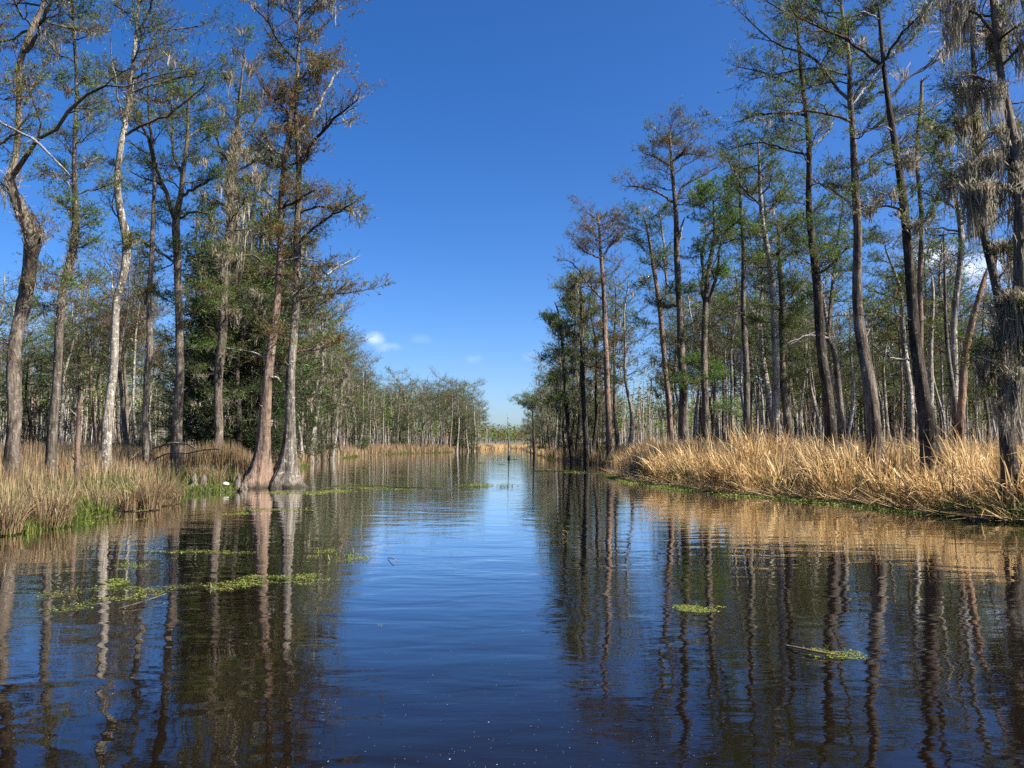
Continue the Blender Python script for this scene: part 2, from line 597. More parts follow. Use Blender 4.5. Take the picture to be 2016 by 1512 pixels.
def foliage(g, tw, per, mats, mix, L, W, droop_rust=.75, cl=None):
    """leaf sprays along twig polylines; mats = material slots, mix = probabilities (may be per twig)"""
    n = len(tw)
    idx = np.repeat(np.arange(n), per)
    c_ = tw[:, -1]
    cl_ = vnoise(c_[:, 0] * 1.0 + c_[:, 2] * .3, c_[:, 1] + c_[:, 2] * 1.6, 1.5, 19) + rng.normal(size=n) * .35
    idx = idx[rng.random(len(idx)) < np.clip(.62 + .75 * cl_, .04, 1.)[idx]]
    t = 1.02 - .8 * rng.random(len(idx)) ** 1.5
    p = along(tw[idx], t)
    d0 = nrm(tw[:, -1] - tw[:, 0])[idx]
    mi = np.asarray(mix)
    if mi.ndim == 1: mi = np.repeat(mi[None], n, 0)
    c = np.cumsum(mi, 1); c /= c[:, -1:]
    pick = (rng.random(len(idx))[:, None] > c[idx]).sum(1)
    rnd = rng.normal(size=(len(idx), 3))
    d = d0 * .7 + rnd * .55
    d[:, 2] -= .12
    is_r = pick == (len(mats) - 1)
    d[is_r] = rnd[is_r] * .22 + np.array([0, 0, -1.0]) * droop_rust + d0[is_r] * .2
    LL = rng.uniform(L[0], L[1], len(idx)); WW = rng.uniform(W[0], W[1], len(idx))
    LL[is_r] *= .75; WW[is_r] *= .8
    leaves(g, p, d, LL, WW, np.asarray(mats)[pick])


def auto_limbs(trunk, rad, spec):
    """limbs leaving a trunk polyline: spec = (s0, s1, n, length, elevation lo, hi) by trunk fraction"""
    s0, s1, n, Lm, e0, e1 = spec
    Mn = len(trunk)
    t = s0 + (s1 - s0) * (np.arange(n) + rng.random(n)) / n
    x = np.clip(t, 0, .998) * (Mn - 1); i = x.astype(int); f = (x - i)[:, None]
    base = trunk[i] * (1 - f) + trunk[i + 1] * f
    r0 = np.asarray(rad)[i]
    az = np.arange(n) * 2.4 + rng.uniform(0, 6.28) + rng.normal(size=n) * .5
    el = np.radians(rng.uniform(e0, e1, n))
    d = np.stack([np.cos(az) * np.cos(el), np.sin(az) * np.cos(el), np.sin(el)], 1)
    L = Lm * rng.uniform(.55, 1.15, n)
    m = 9
    s = np.linspace(0, 1, m)
    w = np.cumsum(rng.normal(size=(n, m, 3)) * .035, axis=1); w -= w[:, :1]
    P = base[:, None] + (d[:, None] * s[None, :, None] + w) * L[:, None, None]
    P[:, :, 2] += (rng.uniform(-.15, .2, n) * L)[:, None] * s[None] ** 2
    rr = np.minimum(r0 * .5, .012 + .013 * L)
    return P, rr[:, None] * (1 - .8 * s[None]) + .003


SLOT = {'twig': 0, 'green': 1, 'fresh': 2, 'olive': 3, 'rust': 4, 'deep': 5, 'bleach': 6}
CROWN_M = ['twig', 'green', 'fresh', 'olive', 'rust', 'deep', 'bleach']


def grow_crown(g, P, Rr, leaf, dens=1., size=1., twig_k=3, sec=7, tw=6, up=(.0, .35), seclen=(.28, .6), twlen=(.3, .75), leaf_per=5, tert=True):
    """secondary branches, twigs and leaf sprays on limbs; leaf = dict slot->weight. Returns polylines that can carry moss"""
    if len(P) == 0: return P
    S, SR = spawn(P, Rr, sec, .18, 1., seclen[0], seclen[1], (25, 65), up, 6, .05, .006, .6)
    tubes(g, S, SR, 4, 0)
    Tw, TR = spawn(S, SR, tw, .15, 1., twlen[0] * size, twlen[1] * size, (20, 70), (-.05, .45), 4, .06, .0045 * size, .6, .6, 0, True)
    tubes(g, Tw, TR, twig_k, 0)
    allt = Tw
    if tert:
        T3, R3 = spawn(Tw, TR, 2, .3, 1., .14 * size, .34 * size, (25, 65), (-.1, .4), 3, .06, .0035 * size, .7, .5, 0, True)
        tubes(g, T3, R3, 3, 0)
        allt = np.concatenate([Tw[:, [0, 2, 3]], T3])
    names = [k for k in leaf if k != 'n']
    if names and dens > 0:
        # each limb's twigs lean towards one tint, so the crown has green and rusty clumps
        w = np.array([leaf[k] for k in names], float)
        c = allt[:, 1]
        nz = vnoise(c[:, 0] + c[:, 2] * .7, c[:, 1] + c[:, 2] * .5, 1.1, 9)
        mix = np.repeat(w[None], len(allt), 0)
        mix[:, -1] *= np.exp(1.3 * nz)
        foliage(g, allt, max(1, int(round(leaf_per * dens * 2.2))), [SLOT[k] for k in names], mix, (.065 * size, .17 * size), (.007 * size, .016 * size))
    return np.concatenate([S, ], 0)


def limb_from_pixels(pts, Yd, slope=None):
    pts = np.asarray(pts, float)
    if slope is None: slope = rng.uniform(-.55, .55)
    cum = np.concatenate([[0], np.cumsum(np.hypot(*np.diff(pts[:, :2], axis=0).T))])
    P = np.array([at(x, y, Yd) for x, y in pts[:, :2]])
    # move outwards in depth along the limb, keep apparent direction
    for k in range(len(P)):
        nd = Yd + slope * cum[k] * m_per_px(Yd)
        P[k] = at(pts[k, 0], pts[k, 1], nd)
    return np.concatenate([P, (pts[:, 2:3] * .42 * math.cos(math.atan((pts[0, 0] - 1008) / F)) * m_per_px(Yd))], 1)


def hero(name, label, Yd, trunk, limbs=(), auto=(), leaf=None, dens=1., bark_m='grey', moss=None, flute=.12, fl_h=1.4, cat='tree', group=None,
         k=14, nodes=.06, broken=False, sec=7, tw=6, size=1., leaf_per=5, foot=.0, base_z=None, limb_bark=None, dead=(), wob=.18):
    """a traced tree standing Yd metres away: trunk/limbs are pixel polylines (x, y, width)"""
    tp = np.asarray(trunk, float)
    bx = at(tp[0, 0], tp[0, 1], Yd)[0]
    gz = float(ground_z(bx, Yd)) if base_z is None else base_z
    P = np.array([at(x, y, Yd) for x, y in tp[:, :2]])
    wk = .87 * math.cos(math.atan((tp[0, 0] - 1008) / F))
    P = np.concatenate([P, tp[:, 2:3] * .5 * wk * m_per_px(Yd)], 1)
    # carry the trunk down into the ground
    if P[0, 2] > gz - .25:
        e = P[0].copy(); e[2] = gz - .3; e[3] *= 1.12
        e[0] -= (P[1, 0] - P[0, 0]) / max(P[1, 2] - P[0, 2], .1) * (P[0, 2] - e[2]) * .6
        P = np.vstack([e, P])
    n = max(24, int((P[-1, 2] - P[0, 2]) / .17))
    C = catmull(P, n)
    rw = np.random.default_rng(int(abs(tp[0, 0]) * 7 + Yd))
    ph = rw.uniform(0, 6.28, 3)
    zz = C[:, 2]
    C[:, 1] += wob * (np.sin(zz * .55 + ph[0]) + .5 * np.sin(zz * 1.2 + ph[1])) * np.clip((zz - gz) / 4, 0, 1)
    rad = np.maximum(C[:, 3], .008)
    if broken:
        rad[-1] *= .25; rad[-2] *= .75
    else:
        rad[-3:] *= np.array([.8, .5, .15])
    tr = C[:, :3]
    base = np.array([tr[0, 0], tr[0, 1], gz])
    root = link(name, None, None, base)
    tag(root, label, cat, group)
    g = Geo()
    trunk_geo(g, tr, rad, k, flute, fl_h, int(abs(tp[0, 0])), nodes)
    link('trunk', g.mesh('trunk', [M[bark_m]], True, base), root)
    lb = limb_bark or (bark_m if bark_m not in ('red', 'orange', 'pale') else 'grey')
    Ls, LRs, Ld, carry = [], [], [], []
    for li, lp in enumerate(limbs):
        is_dead = li in dead
        lim = limb_from_pixels(lp, Yd)
        # hang the limb on the wobbling trunk
        j = np.argmin(np.abs(tr[:, 2] - lim[0, 2]))
        lim[:, 1] += tr[j, 1] - Yd
        Q = catmull(lim, 12)
        Q[1:-1, :3] += rng.normal(size=(10, 3)) * np.maximum(Q[1:-1, 3:4], .02) * .5
        r_ = np.maximum(Q[:, 3], .007); r_[-1] *= .4
        gl = Geo()
        tubes(gl, Q[None, :, :3], r_[None], 8, 0, 1 + .1 * rng.normal(size=(1, 12, 8)))
        limb = link('limb', gl.mesh('limb', [M['bleach'] if is_dead else M[lb]], True, base), root)
        if not is_dead:
            gf = Geo()
            carry.append(grow_crown(gf, Q[None, :, :3], r_[None], leaf or {}, dens, size, sec=sec + 2, tw=tw, seclen=(.2, .42), leaf_per=leaf_per))
            link('foliage', gf.mesh('foliage', [M[k_] for k_ in CROWN_M], False, base), limb)
        if is_dead:
            Ld.append((Q[:, :3], r_))
        else:
            Ls.append(Q[:, :3]); LRs.append(r_)
    g = Geo()
    if Ls:
        carry.append(np.array(Ls)[:, ::2][:, :6])
    if Ld:
        Pd, Rd = np.array([a for a, b in Ld]), np.array([b for a, b in Ld])
        S, SR = spawn(Pd, Rd, 3, .4, 1, .12, .3, (25, 60), (.0, .3), 5, .05, .006, .5)
        tubes(g, S, SR, 4, SLOT['bleach'])
    # broken stubs and thin shoots on the bole
    ns = max(3, int((tr[-1, 2] - gz) * .55))
    Pb, Rb = auto_limbs(tr, rad, (.12, .9, ns, .42, -10, 50))
    j = rng.integers(0, len(rad), ns)
    tubes(g, Pb, np.minimum(Rb * 1.3, .03), 5, rng.choice([0, 0, SLOT['bleach']], ns).repeat(8 * 5))
    Pb, Rb = auto_limbs(tr, rad, (.15, .85, ns, .8, 0, 50))
    tubes(g, Pb, Rb * .5, 3, 0)
    S, SR = spawn(Pb, Rb * .5, 4, .3, 1, .3, .6, (25, 60), (0, .4), 4, .06, .004)
    tubes(g, S, SR, 3, 0)
    for (y0, y1, n_, Lpx, e0, e1) in auto:
        z0, z1 = at(1008, y0, Yd)[2], at(1008, y1, Yd)[2]
        f = lambda z: float(np.interp(z, tr[:, 2], np.linspace(0, 1, len(tr))))
        Pa, Ra = auto_limbs(tr, rad, (f(min(z0, z1)), f(max(z0, z1)), n_, Lpx * m_per_px(Yd), e0, e1))
        tubes(g, Pa, Ra, 5, 0)
        carry.append(Pa[:, [0, 2, 4, 5, 6, 8]])
        carry.append(grow_crown(g, Pa, Ra, leaf or {}, dens, size, sec=sec, tw=tw, leaf_per=leaf_per))
    if g.n:
        link('crown', g.mesh('crown', [M[k_] for k_ in CROWN_M], False, base), root)
    if moss:
        g = Geo()
        n_, st, lo, hi = moss[:4]
        if carry:
            moss_geo(g, np.concatenate(carry), n_, int(st * 1.4), lo, hi, w=.0065 + .00027 * Yd)
        if len(moss) > 4:      # moss wrapping the trunk between two pixel rows
            y0, y1, n2 = moss[4:7]
            z0, z1 = sorted((at(1008, y0, Yd)[2], at(1008, y1, Yd)[2]))
            sel = tr[(tr[:, 2] > z0) & (tr[:, 2] < z1)]
            if len(sel) > 2:
                sr = float(np.interp((z0 + z1) / 2, tr[:, 2], rad))
                sp = catmull(sel, 6)
                moss_geo(g, np.repeat(sp[None], 2, 0), n2, int(st * 1.4), lo, hi, w=.0045 + .00022 * Yd, spread=sr * 1.1 + .02, t0=0)
        if g.n:
            tag(link('hanging_moss', g.mesh('hanging_moss', [M['moss']], False, base), root), kind='stuff')
    return root, tr, rad


GREEN = {'green': 1., 'olive': .6, 'rust': .12}
MIXED = {'green': .7, 'olive': .7, 'rust': .6}
RUSTY = {'olive': .35, 'rust': 1.3}
FRESH = {'fresh': 1., 'green': .8, 'rust': .05}

# ---- left bank
hero('cypress_tree', 'cypress standing off the left edge, its bleached bare limb hanging into view', 21,
     [(-95, 960, 44), (-80, 800, 34), (-70, 600, 30), (-60, 400, 26), (-45, 235, 20), (-40, 100, 16), (-40, -60, 8)],
     [[(-50, 215, 9), (-5, 235, 7), (30, 258, 7), (65, 273, 7), (90, 295, 6), (115, 320, 5), (139, 346, 2)],
      [(-45, 290, 9), (0, 272, 8), (18, 258, 7), (33, 240, 5), (50, 215, 2)]],
     [(-40, 300, 8, 130, 5, 40)], MIXED, .8, dead=(0,))
hero('cypress_tree', 'thick crooked cypress with knobbly swollen trunk and long mossy limb, leftmost in view', 24,
     [(22, 950, 46), (26, 880, 38), (29, 800, 33), (24, 720, 36), (21, 650, 32), (36, 565, 36), (54, 500, 40), (64, 462, 40), (46, 405, 27), (33, 362, 23), (40, 310, 17),
      (42, 240, 15), (47, 140, 16), (57, 92, 15), (70, 30, 13), (84, -40, 9), (95, -130, 4)],
     [[(36, 352, 17), (60, 318, 13), (85, 288, 11), (112, 266, 10), (150, 222, 9), (185, 192, 8), (215, 178, 6), (250, 181, 5), (300, 163, 3.5), (350, 150, 2.5), (420, 138, 1.5)],
      [(58, 108, 12), (80, 72, 10), (95, 40, 9), (110, 5, 7), (124, -50, 4)],
      [(55, 62, 7), (30, 75, 7), (0, 85, 6), (-40, 100, 3)],
      [(50, 215, 5), (75, 165, 5), (98, 122, 4), (113, 98, 2)],
      [(70, 470, 20), (80, 462, 16), (79, 440, 6)]],
     [(-120, 60, 9, 120, 0, 40), (170, 420, 2, 50, 5, 30), (560, 760, 2, 45, 0, 30)], {'green': .3, 'olive': .5, 'rust': .9}, .6, 'brown',
     (26, 22, .3, .9, 330, 480, 26), flute=.1, nodes=.12, wob=.3)
hero('cypress_tree', 'slender straight cypress with dark mossy middle, second trunk from the left edge', 27,
     [(98, 945, 30), (104, 860, 25), (114, 760, 22), (122, 650, 20), (130, 560, 19), (139, 485, 20), (141, 420, 17), (144, 330, 12), (150, 230, 10), (152, 100, 8), (148, -10, 6), (148, -90, 2)],
     [[(146, 385, 5), (130, 420, 6), (137, 430, 5), (126, 395, 5), (140, 350, 3)],
      [(138, 480, 5), (152, 484, 4), (168, 477, 2)]],
     [(-80, 110, 12, 60, -5, 30), (110, 330, 10, 55, -5, 25), (330, 460, 6, 65, -5, 25), (540, 610, 4, 70, -10, 25)], {'green': 1., 'olive': .8, 'rust': .15}, .6, 'grey',
     (26, 16, .2, .7, 440, 640, 70))
hero('cypress_tree', 'bright lichen-speckled cypress with one bend halfway, standing alone in the brown grass', 30,
     [(206, 958, 40), (210, 900, 29), (214, 850, 25), (220, 750, 21), (223, 650, 20), (228, 585, 18), (240, 540, 18), (246, 480, 23), (239, 430, 19), (236, 380, 17), (243, 300, 15), (252, 220, 14),
      (258, 150, 12), (265, 80, 9), (269, 0, 7), (272, -90, 3)],
     [[(253, 268, 8), (290, 247, 7), (330, 230, 7), (365, 207, 6), (400, 178, 4), (417, 162, 2)],
      [(244, 235, 5), (234, 196, 4), (229, 150, 4), (222, 122, 3), (220, 72, 1.5)],
      [(260, 182, 7), (290, 168, 6), (340, 156, 5), (410, 138, 2)],
      [(268, 72, 8), (280, 45, 7), (295, 10, 6), (306, -40, 3)],
      [(262, 140, 6), (290, 112, 6), (307, 62, 5), (330, 58, 4), (390, 50, 3), (436, 32, 1.5)],
      [(252, 460, 9), (258, 470, 7), (262, 476, 3)],
      [(234, 430, 4), (222, 415, 4), (220, 398, 3), (226, 375, 2)]],
     [(-80, 60, 8, 90, 0, 40), (90, 200, 6, 100, 0, 30), (200, 330, 3, 60, -5, 20)], {'green': .75, 'olive': .5, 'rust': .55}, .85, 'pale', (14, 16, .2, .7, 160, 240, 14),
     flute=.1, dead=(1,))
hero('cypress_tree', 'thin S-bent trunk, its lower half dark in shade, between two thicker cypresses', 33,
     [(291, 932, 20), (286, 880, 17), (285, 830, 16), (292, 750, 15), (301, 695, 16), (296, 620, 13), (292, 580, 13), (297, 510, 12), (299, 400, 9), (300, 300, 8), (297, 200, 6), (294, 140, 4), (292, 90, 2)],
     [[(288, 600, 4), (285, 585, 6), (287, 572, 3)]],
     [(100, 260, 8, 60, 0, 35), (300, 520, 5, 45, -5, 25)], MIXED, .7, 'grey', (8, 12, .15, .5))
hero('cypress_tree', 'grey cypress forked like a Y halfway up, behind the fallen branches', 35,
     [(347, 925, 34), (350, 860, 26), (353, 760, 21), (352, 650, 18), (346, 560, 17), (347, 485, 19), (350, 435, 18), (360, 385, 13), (363, 330, 11), (369, 280, 9), (371, 220, 7), (373, 170, 5), (374, 110, 2)],
     [[(350, 440, 13), (336, 398, 11), (316, 352, 9), (304, 310, 8), (291, 270, 7), (281, 240, 5), (272, 212, 2)],
      [(361, 345, 8), (347, 315, 7), (341, 275, 6), (340, 230, 5), (330, 175, 2)],
      [(362, 388, 9), (395, 370, 7), (420, 355, 5), (438, 342, 2)],
      [(357, 432, 7), (385, 419, 6), (410, 424, 5), (420, 440, 5), (411, 468, 2)],
      [(368, 275, 6), (395, 256, 5), (430, 245, 4), (452, 238, 2)],
      [(345, 520, 8), (326, 505, 7), (300, 488, 7), (276, 473, 6), (256, 458, 2)],
      [(363, 620, 6), (385, 610, 5), (412, 600, 2)]],
     [(150, 260, 6, 50, 5, 40), (260, 420, 7, 65, -5, 30), (420, 560, 5, 60, -10, 20), (560, 720, 4, 50, -10, 20)], {'green': 1.2, 'olive': .4, 'rust': .1}, 1.0, 'brown', (18, 18, .2, .8, 560, 650, 14))
hero('cypress_tree', 'leaning cypress wrapped in grey hanging moss, left of the two flared trunks', 37,
     [(424, 935, 30), (429, 860, 22), (430, 760, 20), (440, 650, 21), (445, 555, 19), (447, 485, 19), (450, 420, 19), (455, 335, 17), (465, 270, 13), (471, 215, 8), (480, 150, 5), (486, 90, 2)],
     [[(458, 325, 6), (437, 300, 5), (425, 265, 4), (418, 232, 2)],
      [(462, 340, 6), (490, 325, 5), (520, 305, 3), (545, 298, 1.5)],
      [(462, 300, 6), (490, 260, 5), (512, 215, 4), (520, 165, 1.5)],
      [(455, 370, 7), (480, 350, 6), (505, 360, 4), (530, 345, 1.5)],
      [(448, 540, 7), (470, 510, 6), (500, 505, 4), (522, 520, 2)],
      [(440, 600, 6), (415, 612, 5), (385, 612, 3), (362, 618, 2)]],
     [(80, 260, 9, 60, 5, 45), (250, 450, 8, 75, -5, 30), (450, 650, 9, 80, -15, 25), (650, 800, 4, 50, -15, 20)], {'green': .6, 'olive': .9, 'rust': .35}, .8, 'brown',
     (70, 26, .5, 1.7, 250, 560, 110), flute=.1)
hero('bald_cypress', 'peeling reddish cypress with flared foot, left one of the pair in the water', 31,
     [(504, 963, 98), (507, 948, 72), (513, 918, 47), (520, 860, 32), (527, 780, 24), (535, 700, 22), (540, 640, 19), (545, 560, 16), (550, 480, 13), (552, 400, 12), (557, 335, 11), (564, 295, 10), (571, 262, 8),
      (576, 220, 7), (582, 170, 5), (585, 120, 2)],
     [[(557, 315, 7), (530, 291, 5), (511, 276, 3), (480, 258, 1.5)],
      [(562, 305, 9), (574, 265, 8), (572, 232, 7), (584, 182, 5), (586, 130, 2)],
      [(556, 338, 6), (575, 323, 5), (592, 314, 2)],
      [(550, 404, 6), (531, 383, 5), (510, 366, 3), (497, 350, 1.5)],
      [(556, 408, 8), (580, 396, 7), (605, 380, 5), (624, 373, 2)],
      [(552, 512, 6), (580, 507, 5), (605, 510, 4), (629, 514, 2)],
      [(530, 706, 4), (490, 692, 3), (444, 686, 1.5)],
      [(536, 742, 6), (550, 745, 5), (556, 753, 3)],
      [(547, 450, 5), (530, 455, 4), (500, 462, 2)]],
     [(130, 300, 6, 50, 0, 40), (300, 520, 5, 60, -5, 30)], {'olive': .5, 'rust': .8}, .7, 'red', (10, 14, .2, .6), flute=.28, fl_h=1.1, dead=(0, 3, 5, 6, 7, 8), base_z=-.1, k=44, limb_bark='dark')
hero('bald_cypress', 'tall grey cypress with wide flared foot and rusty crown, right of the water pair', 31.3,
     [(562, 961, 104), (562, 948, 78), (566, 918, 50), (570, 860, 30), (573, 790, 22), (578, 700, 20), (581, 620, 18), (584, 540, 18), (584, 450, 16), (585, 380, 15), (588, 300, 13), (586, 240, 12), (587, 150, 10), (588, 60, 7),
      (589, -10, 6), (590, -110, 3)],
     [[(588, 322, 11), (603, 296, 9), (615, 275, 8), (640, 252, 7), (660, 228, 6), (690, 208, 4), (705, 190, 3), (711, 158, 1.5)],
      [(650, 241, 4), (690, 222, 3), (712, 207, 1.5)],
      [(588, 265, 9), (615, 236, 7), (635, 200, 6), (655, 160, 5), (677, 134, 3)],
      [(584, 578, 7), (630, 548, 6), (665, 525, 5), (690, 512, 4), (709, 502, 2)],
      [(588, 475, 7), (625, 441, 6), (655, 420, 5), (680, 408, 4), (699, 394, 2)],
      [(584, 122, 7), (545, 76, 6), (530, 45, 5), (500, 14, 4), (478, -8, 2)],
      [(588, 60, 6), (620, 20, 5), (660, -10, 3)],
      [(578, 696, 5), (620, 690, 4), (662, 680, 2)],
      [(586, 250, 6), (560, 215, 5), (525, 180, 4), (508, 150, 2)],
      [(585, 420, 6), (620, 405, 5), (665, 408, 4), (705, 418, 2)],
      [(583, 590, 6), (620, 580, 5), (690, 575, 3), (735, 565, 1.5)]],
     [(-100, 60, 12, 110, 0, 45), (60, 200, 10, 75, -5, 35), (200, 330, 8, 55, -10, 30), (330, 480, 7, 75, -15, 25), (480, 620, 8, 85, -15, 25), (620, 720, 3, 65, -15, 20)],
     {'olive': .45, 'green': .15, 'rust': 1.2}, 1.35, 'foot', (40, 20, .3, 1.1, 540, 600, 26), flute=.30, fl_h=1.1, dead=(1, 2, 3), base_z=-.1, k=44, limb_bark='dark', leaf_per=5)

# ---- right bank
hero('cypress_tree', 'tall straight grey cypress with bare upper limbs spreading left, rising behind the cattails', 25,
     [(1725, 905, 46), (1719, 850, 37), (1709, 745, 31), (1698, 640, 26), (1692, 540, 23), (1688, 460, 21), (1684, 400, 20), (1680, 320, 17), (1675, 250, 14), (1669, 200, 14), (1668, 130, 11), (1665, 60, 9), (1661, -10, 7),
      (1658, -110, 3)],
     [[(1668, 203, 10), (1640, 176, 8), (1618, 145, 8), (1612, 130, 7), (1590, 115, 6), (1560, 105, 5), (1530, 95, 5), (1490, 65, 4), (1460, 35, 3), (1438, 12, 1.5)],
      [(1614, 132, 5), (1630, 100, 5), (1652, 62, 3)],
      [(1667, 155, 6), (1620, 143, 5), (1580, 140, 5), (1530, 150, 4), (1470, 164, 2)],
      [(1671, 243, 8), (1635, 229, 7), (1600, 222, 6), (1560, 225, 5), (1520, 232, 4), (1490, 240, 3), (1428, 244, 1.5)],
      [(1675, 205, 7), (1700, 160, 6), (1735, 126, 5), (1762, 108, 4), (1800, 70, 3), (1852, 8, 1.5)],
      [(1681, 268, 7), (1715, 255, 6), (1760, 240, 5), (1800, 220, 4), (1822, 204, 2)],
      [(1686, 328, 7), (1720, 306, 6), (1755, 290, 5), (1790, 275, 4), (1812, 254, 2)],
      [(1680, 412, 7), (1650, 385, 6), (1620, 366, 5), (1602, 352, 3)],
      [(1666, 55, 7), (1710, 22, 6), (1726, -14, 3)],
      [(1668, 100, 7), (1640, 70, 6), (1590, 40, 5), (1540, 25, 4), (1490, -5, 2)],
      [(1712, 660, 5), (1728, 620, 4), (1745, 590, 2)]],
     [(-100, 60, 12, 110, 5, 45), (60, 280, 8, 85, -5, 30), (290, 400, 3, 50, -5, 30)], {'green': .6, 'olive': .8, 'rust': .5}, .9, 'brown', (12, 16, .2, .7), flute=.10, dead=(7,))
hero('bare_topped_tree', 'dark leaning tree with a broken bleached top and one short stub, in the reeds', 22,
     [(1838, 935, 66), (1834, 900, 54), (1826, 830, 42), (1813, 740, 32), (1801, 650, 28), (1793, 550, 25), (1781, 450, 22), (1771, 380, 21), (1761, 300, 17), (1751, 200, 14), (1743, 130, 11), (1736, 60, 10), (1731, 8, 9)],
     [[(1740, 125, 10), (1715, 106, 9), (1680, 80, 8), (1640, 60, 7), (1600, 45, 6), (1565, 23, 5), (1552, -8, 3)],
      [(1742, 118, 7), (1770, 75, 6), (1800, 40, 4), (1842, 12, 2)],
      [(1740, 122, 7), (1715, 160, 7), (1695, 185, 6), (1682, 202, 4)],
      [(1752, 190, 8), (1800, 145, 6), (1850, 115, 5), (1890, 85, 4), (1945, 76, 2)],
      [(1752, 186, 6), (1738, 178, 6), (1729, 182, 3)],
      [(1760, 262, 5), (1750, 254, 4), (1743, 251, 2)],
      [(1785, 425, 8), (1750, 408, 6), (1720, 410, 4), (1690, 421, 2)],
      [(1768, 328, 6), (1745, 326, 6), (1735, 319, 3)],
      [(1802, 712, 8), (1780, 708, 6), (1753, 704, 3)],
      [(1734, 38, 6), (1710, 25, 5), (1695, 20, 3)],
      [(1770, 330, 4), (1795, 331, 4), (1818, 338, 2)]],
     [(300, 480, 3, 45, -5, 20)], {'olive': .6, 'green': .3, 'rust': .4}, .55, 'dark', (30, 30, .3, .85), flute=.10, broken=True, dead=(2, 4, 5, 7, 8, 9, 10), wob=.1, limb_bark='dark', cat='tree')
hero('cypress_tree', 'dark straight cypress with pale dead twigs, behind the tan cattails', 30,
     [(1637, 895, 36), (1634, 860, 30), (1625, 780, 26), (1618, 700, 24), (1612, 600, 22), (1605, 500, 19), (1596, 400, 16), (1587, 260, 13), (1580, 180, 11), (1573, 100, 9), (1569, 30, 5), (1568, -30, 2)],
     [[(1577, 175, 6), (1545, 162, 5), (1500, 145, 4), (1438, 130, 1.5)],
      [(1588, 308, 6), (1550, 299, 5), (1520, 288, 4), (1480, 285, 3), (1418, 302, 1.5)],
      [(1596, 290, 5), (1625, 265, 4), (1641, 232, 2)],
      [(1583, 232, 7), (1545, 228, 6), (1500, 228, 5), (1460, 240, 3), (1432, 250, 1.5)],
      [(1603, 352, 5), (1630, 372, 4), (1650, 385, 2)],
      [(1610, 540, 6), (1640, 520, 5), (1675, 480, 3)]],
     [(-20, 150, 8, 80, 0, 40), (150, 330, 8, 80, -5, 25), (340, 560, 10, 65, -5, 25)], {'green': .9, 'olive': .6, 'rust': .25}, .8, 'dark', (12, 14, .2, .7), flute=.08, dead=(2, 4))
hero('cypress_tree', 'stout dark cypress with a split foot, nearest trunk at the right edge', 18.5,
     [(1996, 985, 62), (1990, 935, 48), (1981, 860, 36), (1970, 760, 29), (1962, 650, 26), (1955, 550, 22), (1945, 460, 18), (1936, 380, 18), (1930, 300, 18), (1923, 200, 17), (1918, 130, 12), (1914, 60, 8), (1910, -20, 4)],
     [[(1922, 205, 8), (1900, 198, 7), (1876, 195, 4)],
      [(1955, 560, 6), (1985, 520, 5), (2030, 500, 2)],
      [(1935, 330, 8), (1965, 290, 6), (2010, 280, 3)],
      [(1926, 250, 7), (1905, 235, 5), (1880, 240, 3)],
      [(1948, 470, 6), (1975, 480, 4), (2012, 470, 2)]],
     [(60, 260, 4, 60, -10, 30), (260, 460, 4, 70, -10, 25), (640, 840, 3, 50, -15, 15)], {'green': .8, 'olive': .7, 'rust': .15}, .4, 'brown', (36, 50, .6, 1.8, 150, 430, 14), flute=.16, dead=(0,))
hero('cypress_tree', 'big trunk half cut by the right edge, curtained with long tan moss', 17.5,
     [(2048, 985, 62), (2040, 900, 48), (2030, 760, 40), (2018, 640, 36), (2006, 540, 34), (1997, 460, 32), (1993, 380, 26), (1990, 300, 23), (1984, 220, 20), (1972, 140, 18), (1962, 60, 16), (1955, -10, 14), (1948, -100, 8)],
     [[(1960, 62, 9), (1930, 30, 8), (1895, 10, 6), (1868, 0, 4)],
      [(1985, 200, 9), (1955, 170, 8), (1925, 150, 6), (1900, 148, 3)],
      [(1992, 320, 9), (1960, 312, 8), (1925, 318, 6), (1898, 330, 3)],
      [(1992, 300, 8), (2020, 270, 7), (2060, 240, 4)],
      [(1990, 400, 8), (1955, 370, 6), (1915, 375, 4), (1890, 372, 2)],
      [(1975, 130, 8), (2010, 90, 7), (2050, 60, 4)],
      [(2010, 560, 7), (1985, 580, 5), (1965, 610, 3)]],
     [(-80, 100, 6, 120, 0, 30), (150, 400, 3, 80, -10, 20), (520, 800, 4, 60, -15, 15)], {'green': .6, 'olive': .8, 'rust': .3}, .12, 'brown', (82, 50, .9, 2.6, 230, 480, 8), flute=.12)
hero('dead_snag', 'leaning dead snag with orange peeling bark and a broken pointed tip', 26,
     [(1896, 945, 28), (1894, 910, 25), (1890, 850, 21), (1896, 750, 19), (1905, 660, 17), (1918, 595, 14), (1927, 560, 12), (1937, 526, 5)],
     [[(1925, 565, 4), (1934, 550, 3), (1940, 553, 1.5)], [(1897, 745, 5), (1884, 735, 4), (1880, 725, 2)]], (), None, 0, 'orange', None, broken=True, dead=(0, 1), cat='dead tree')
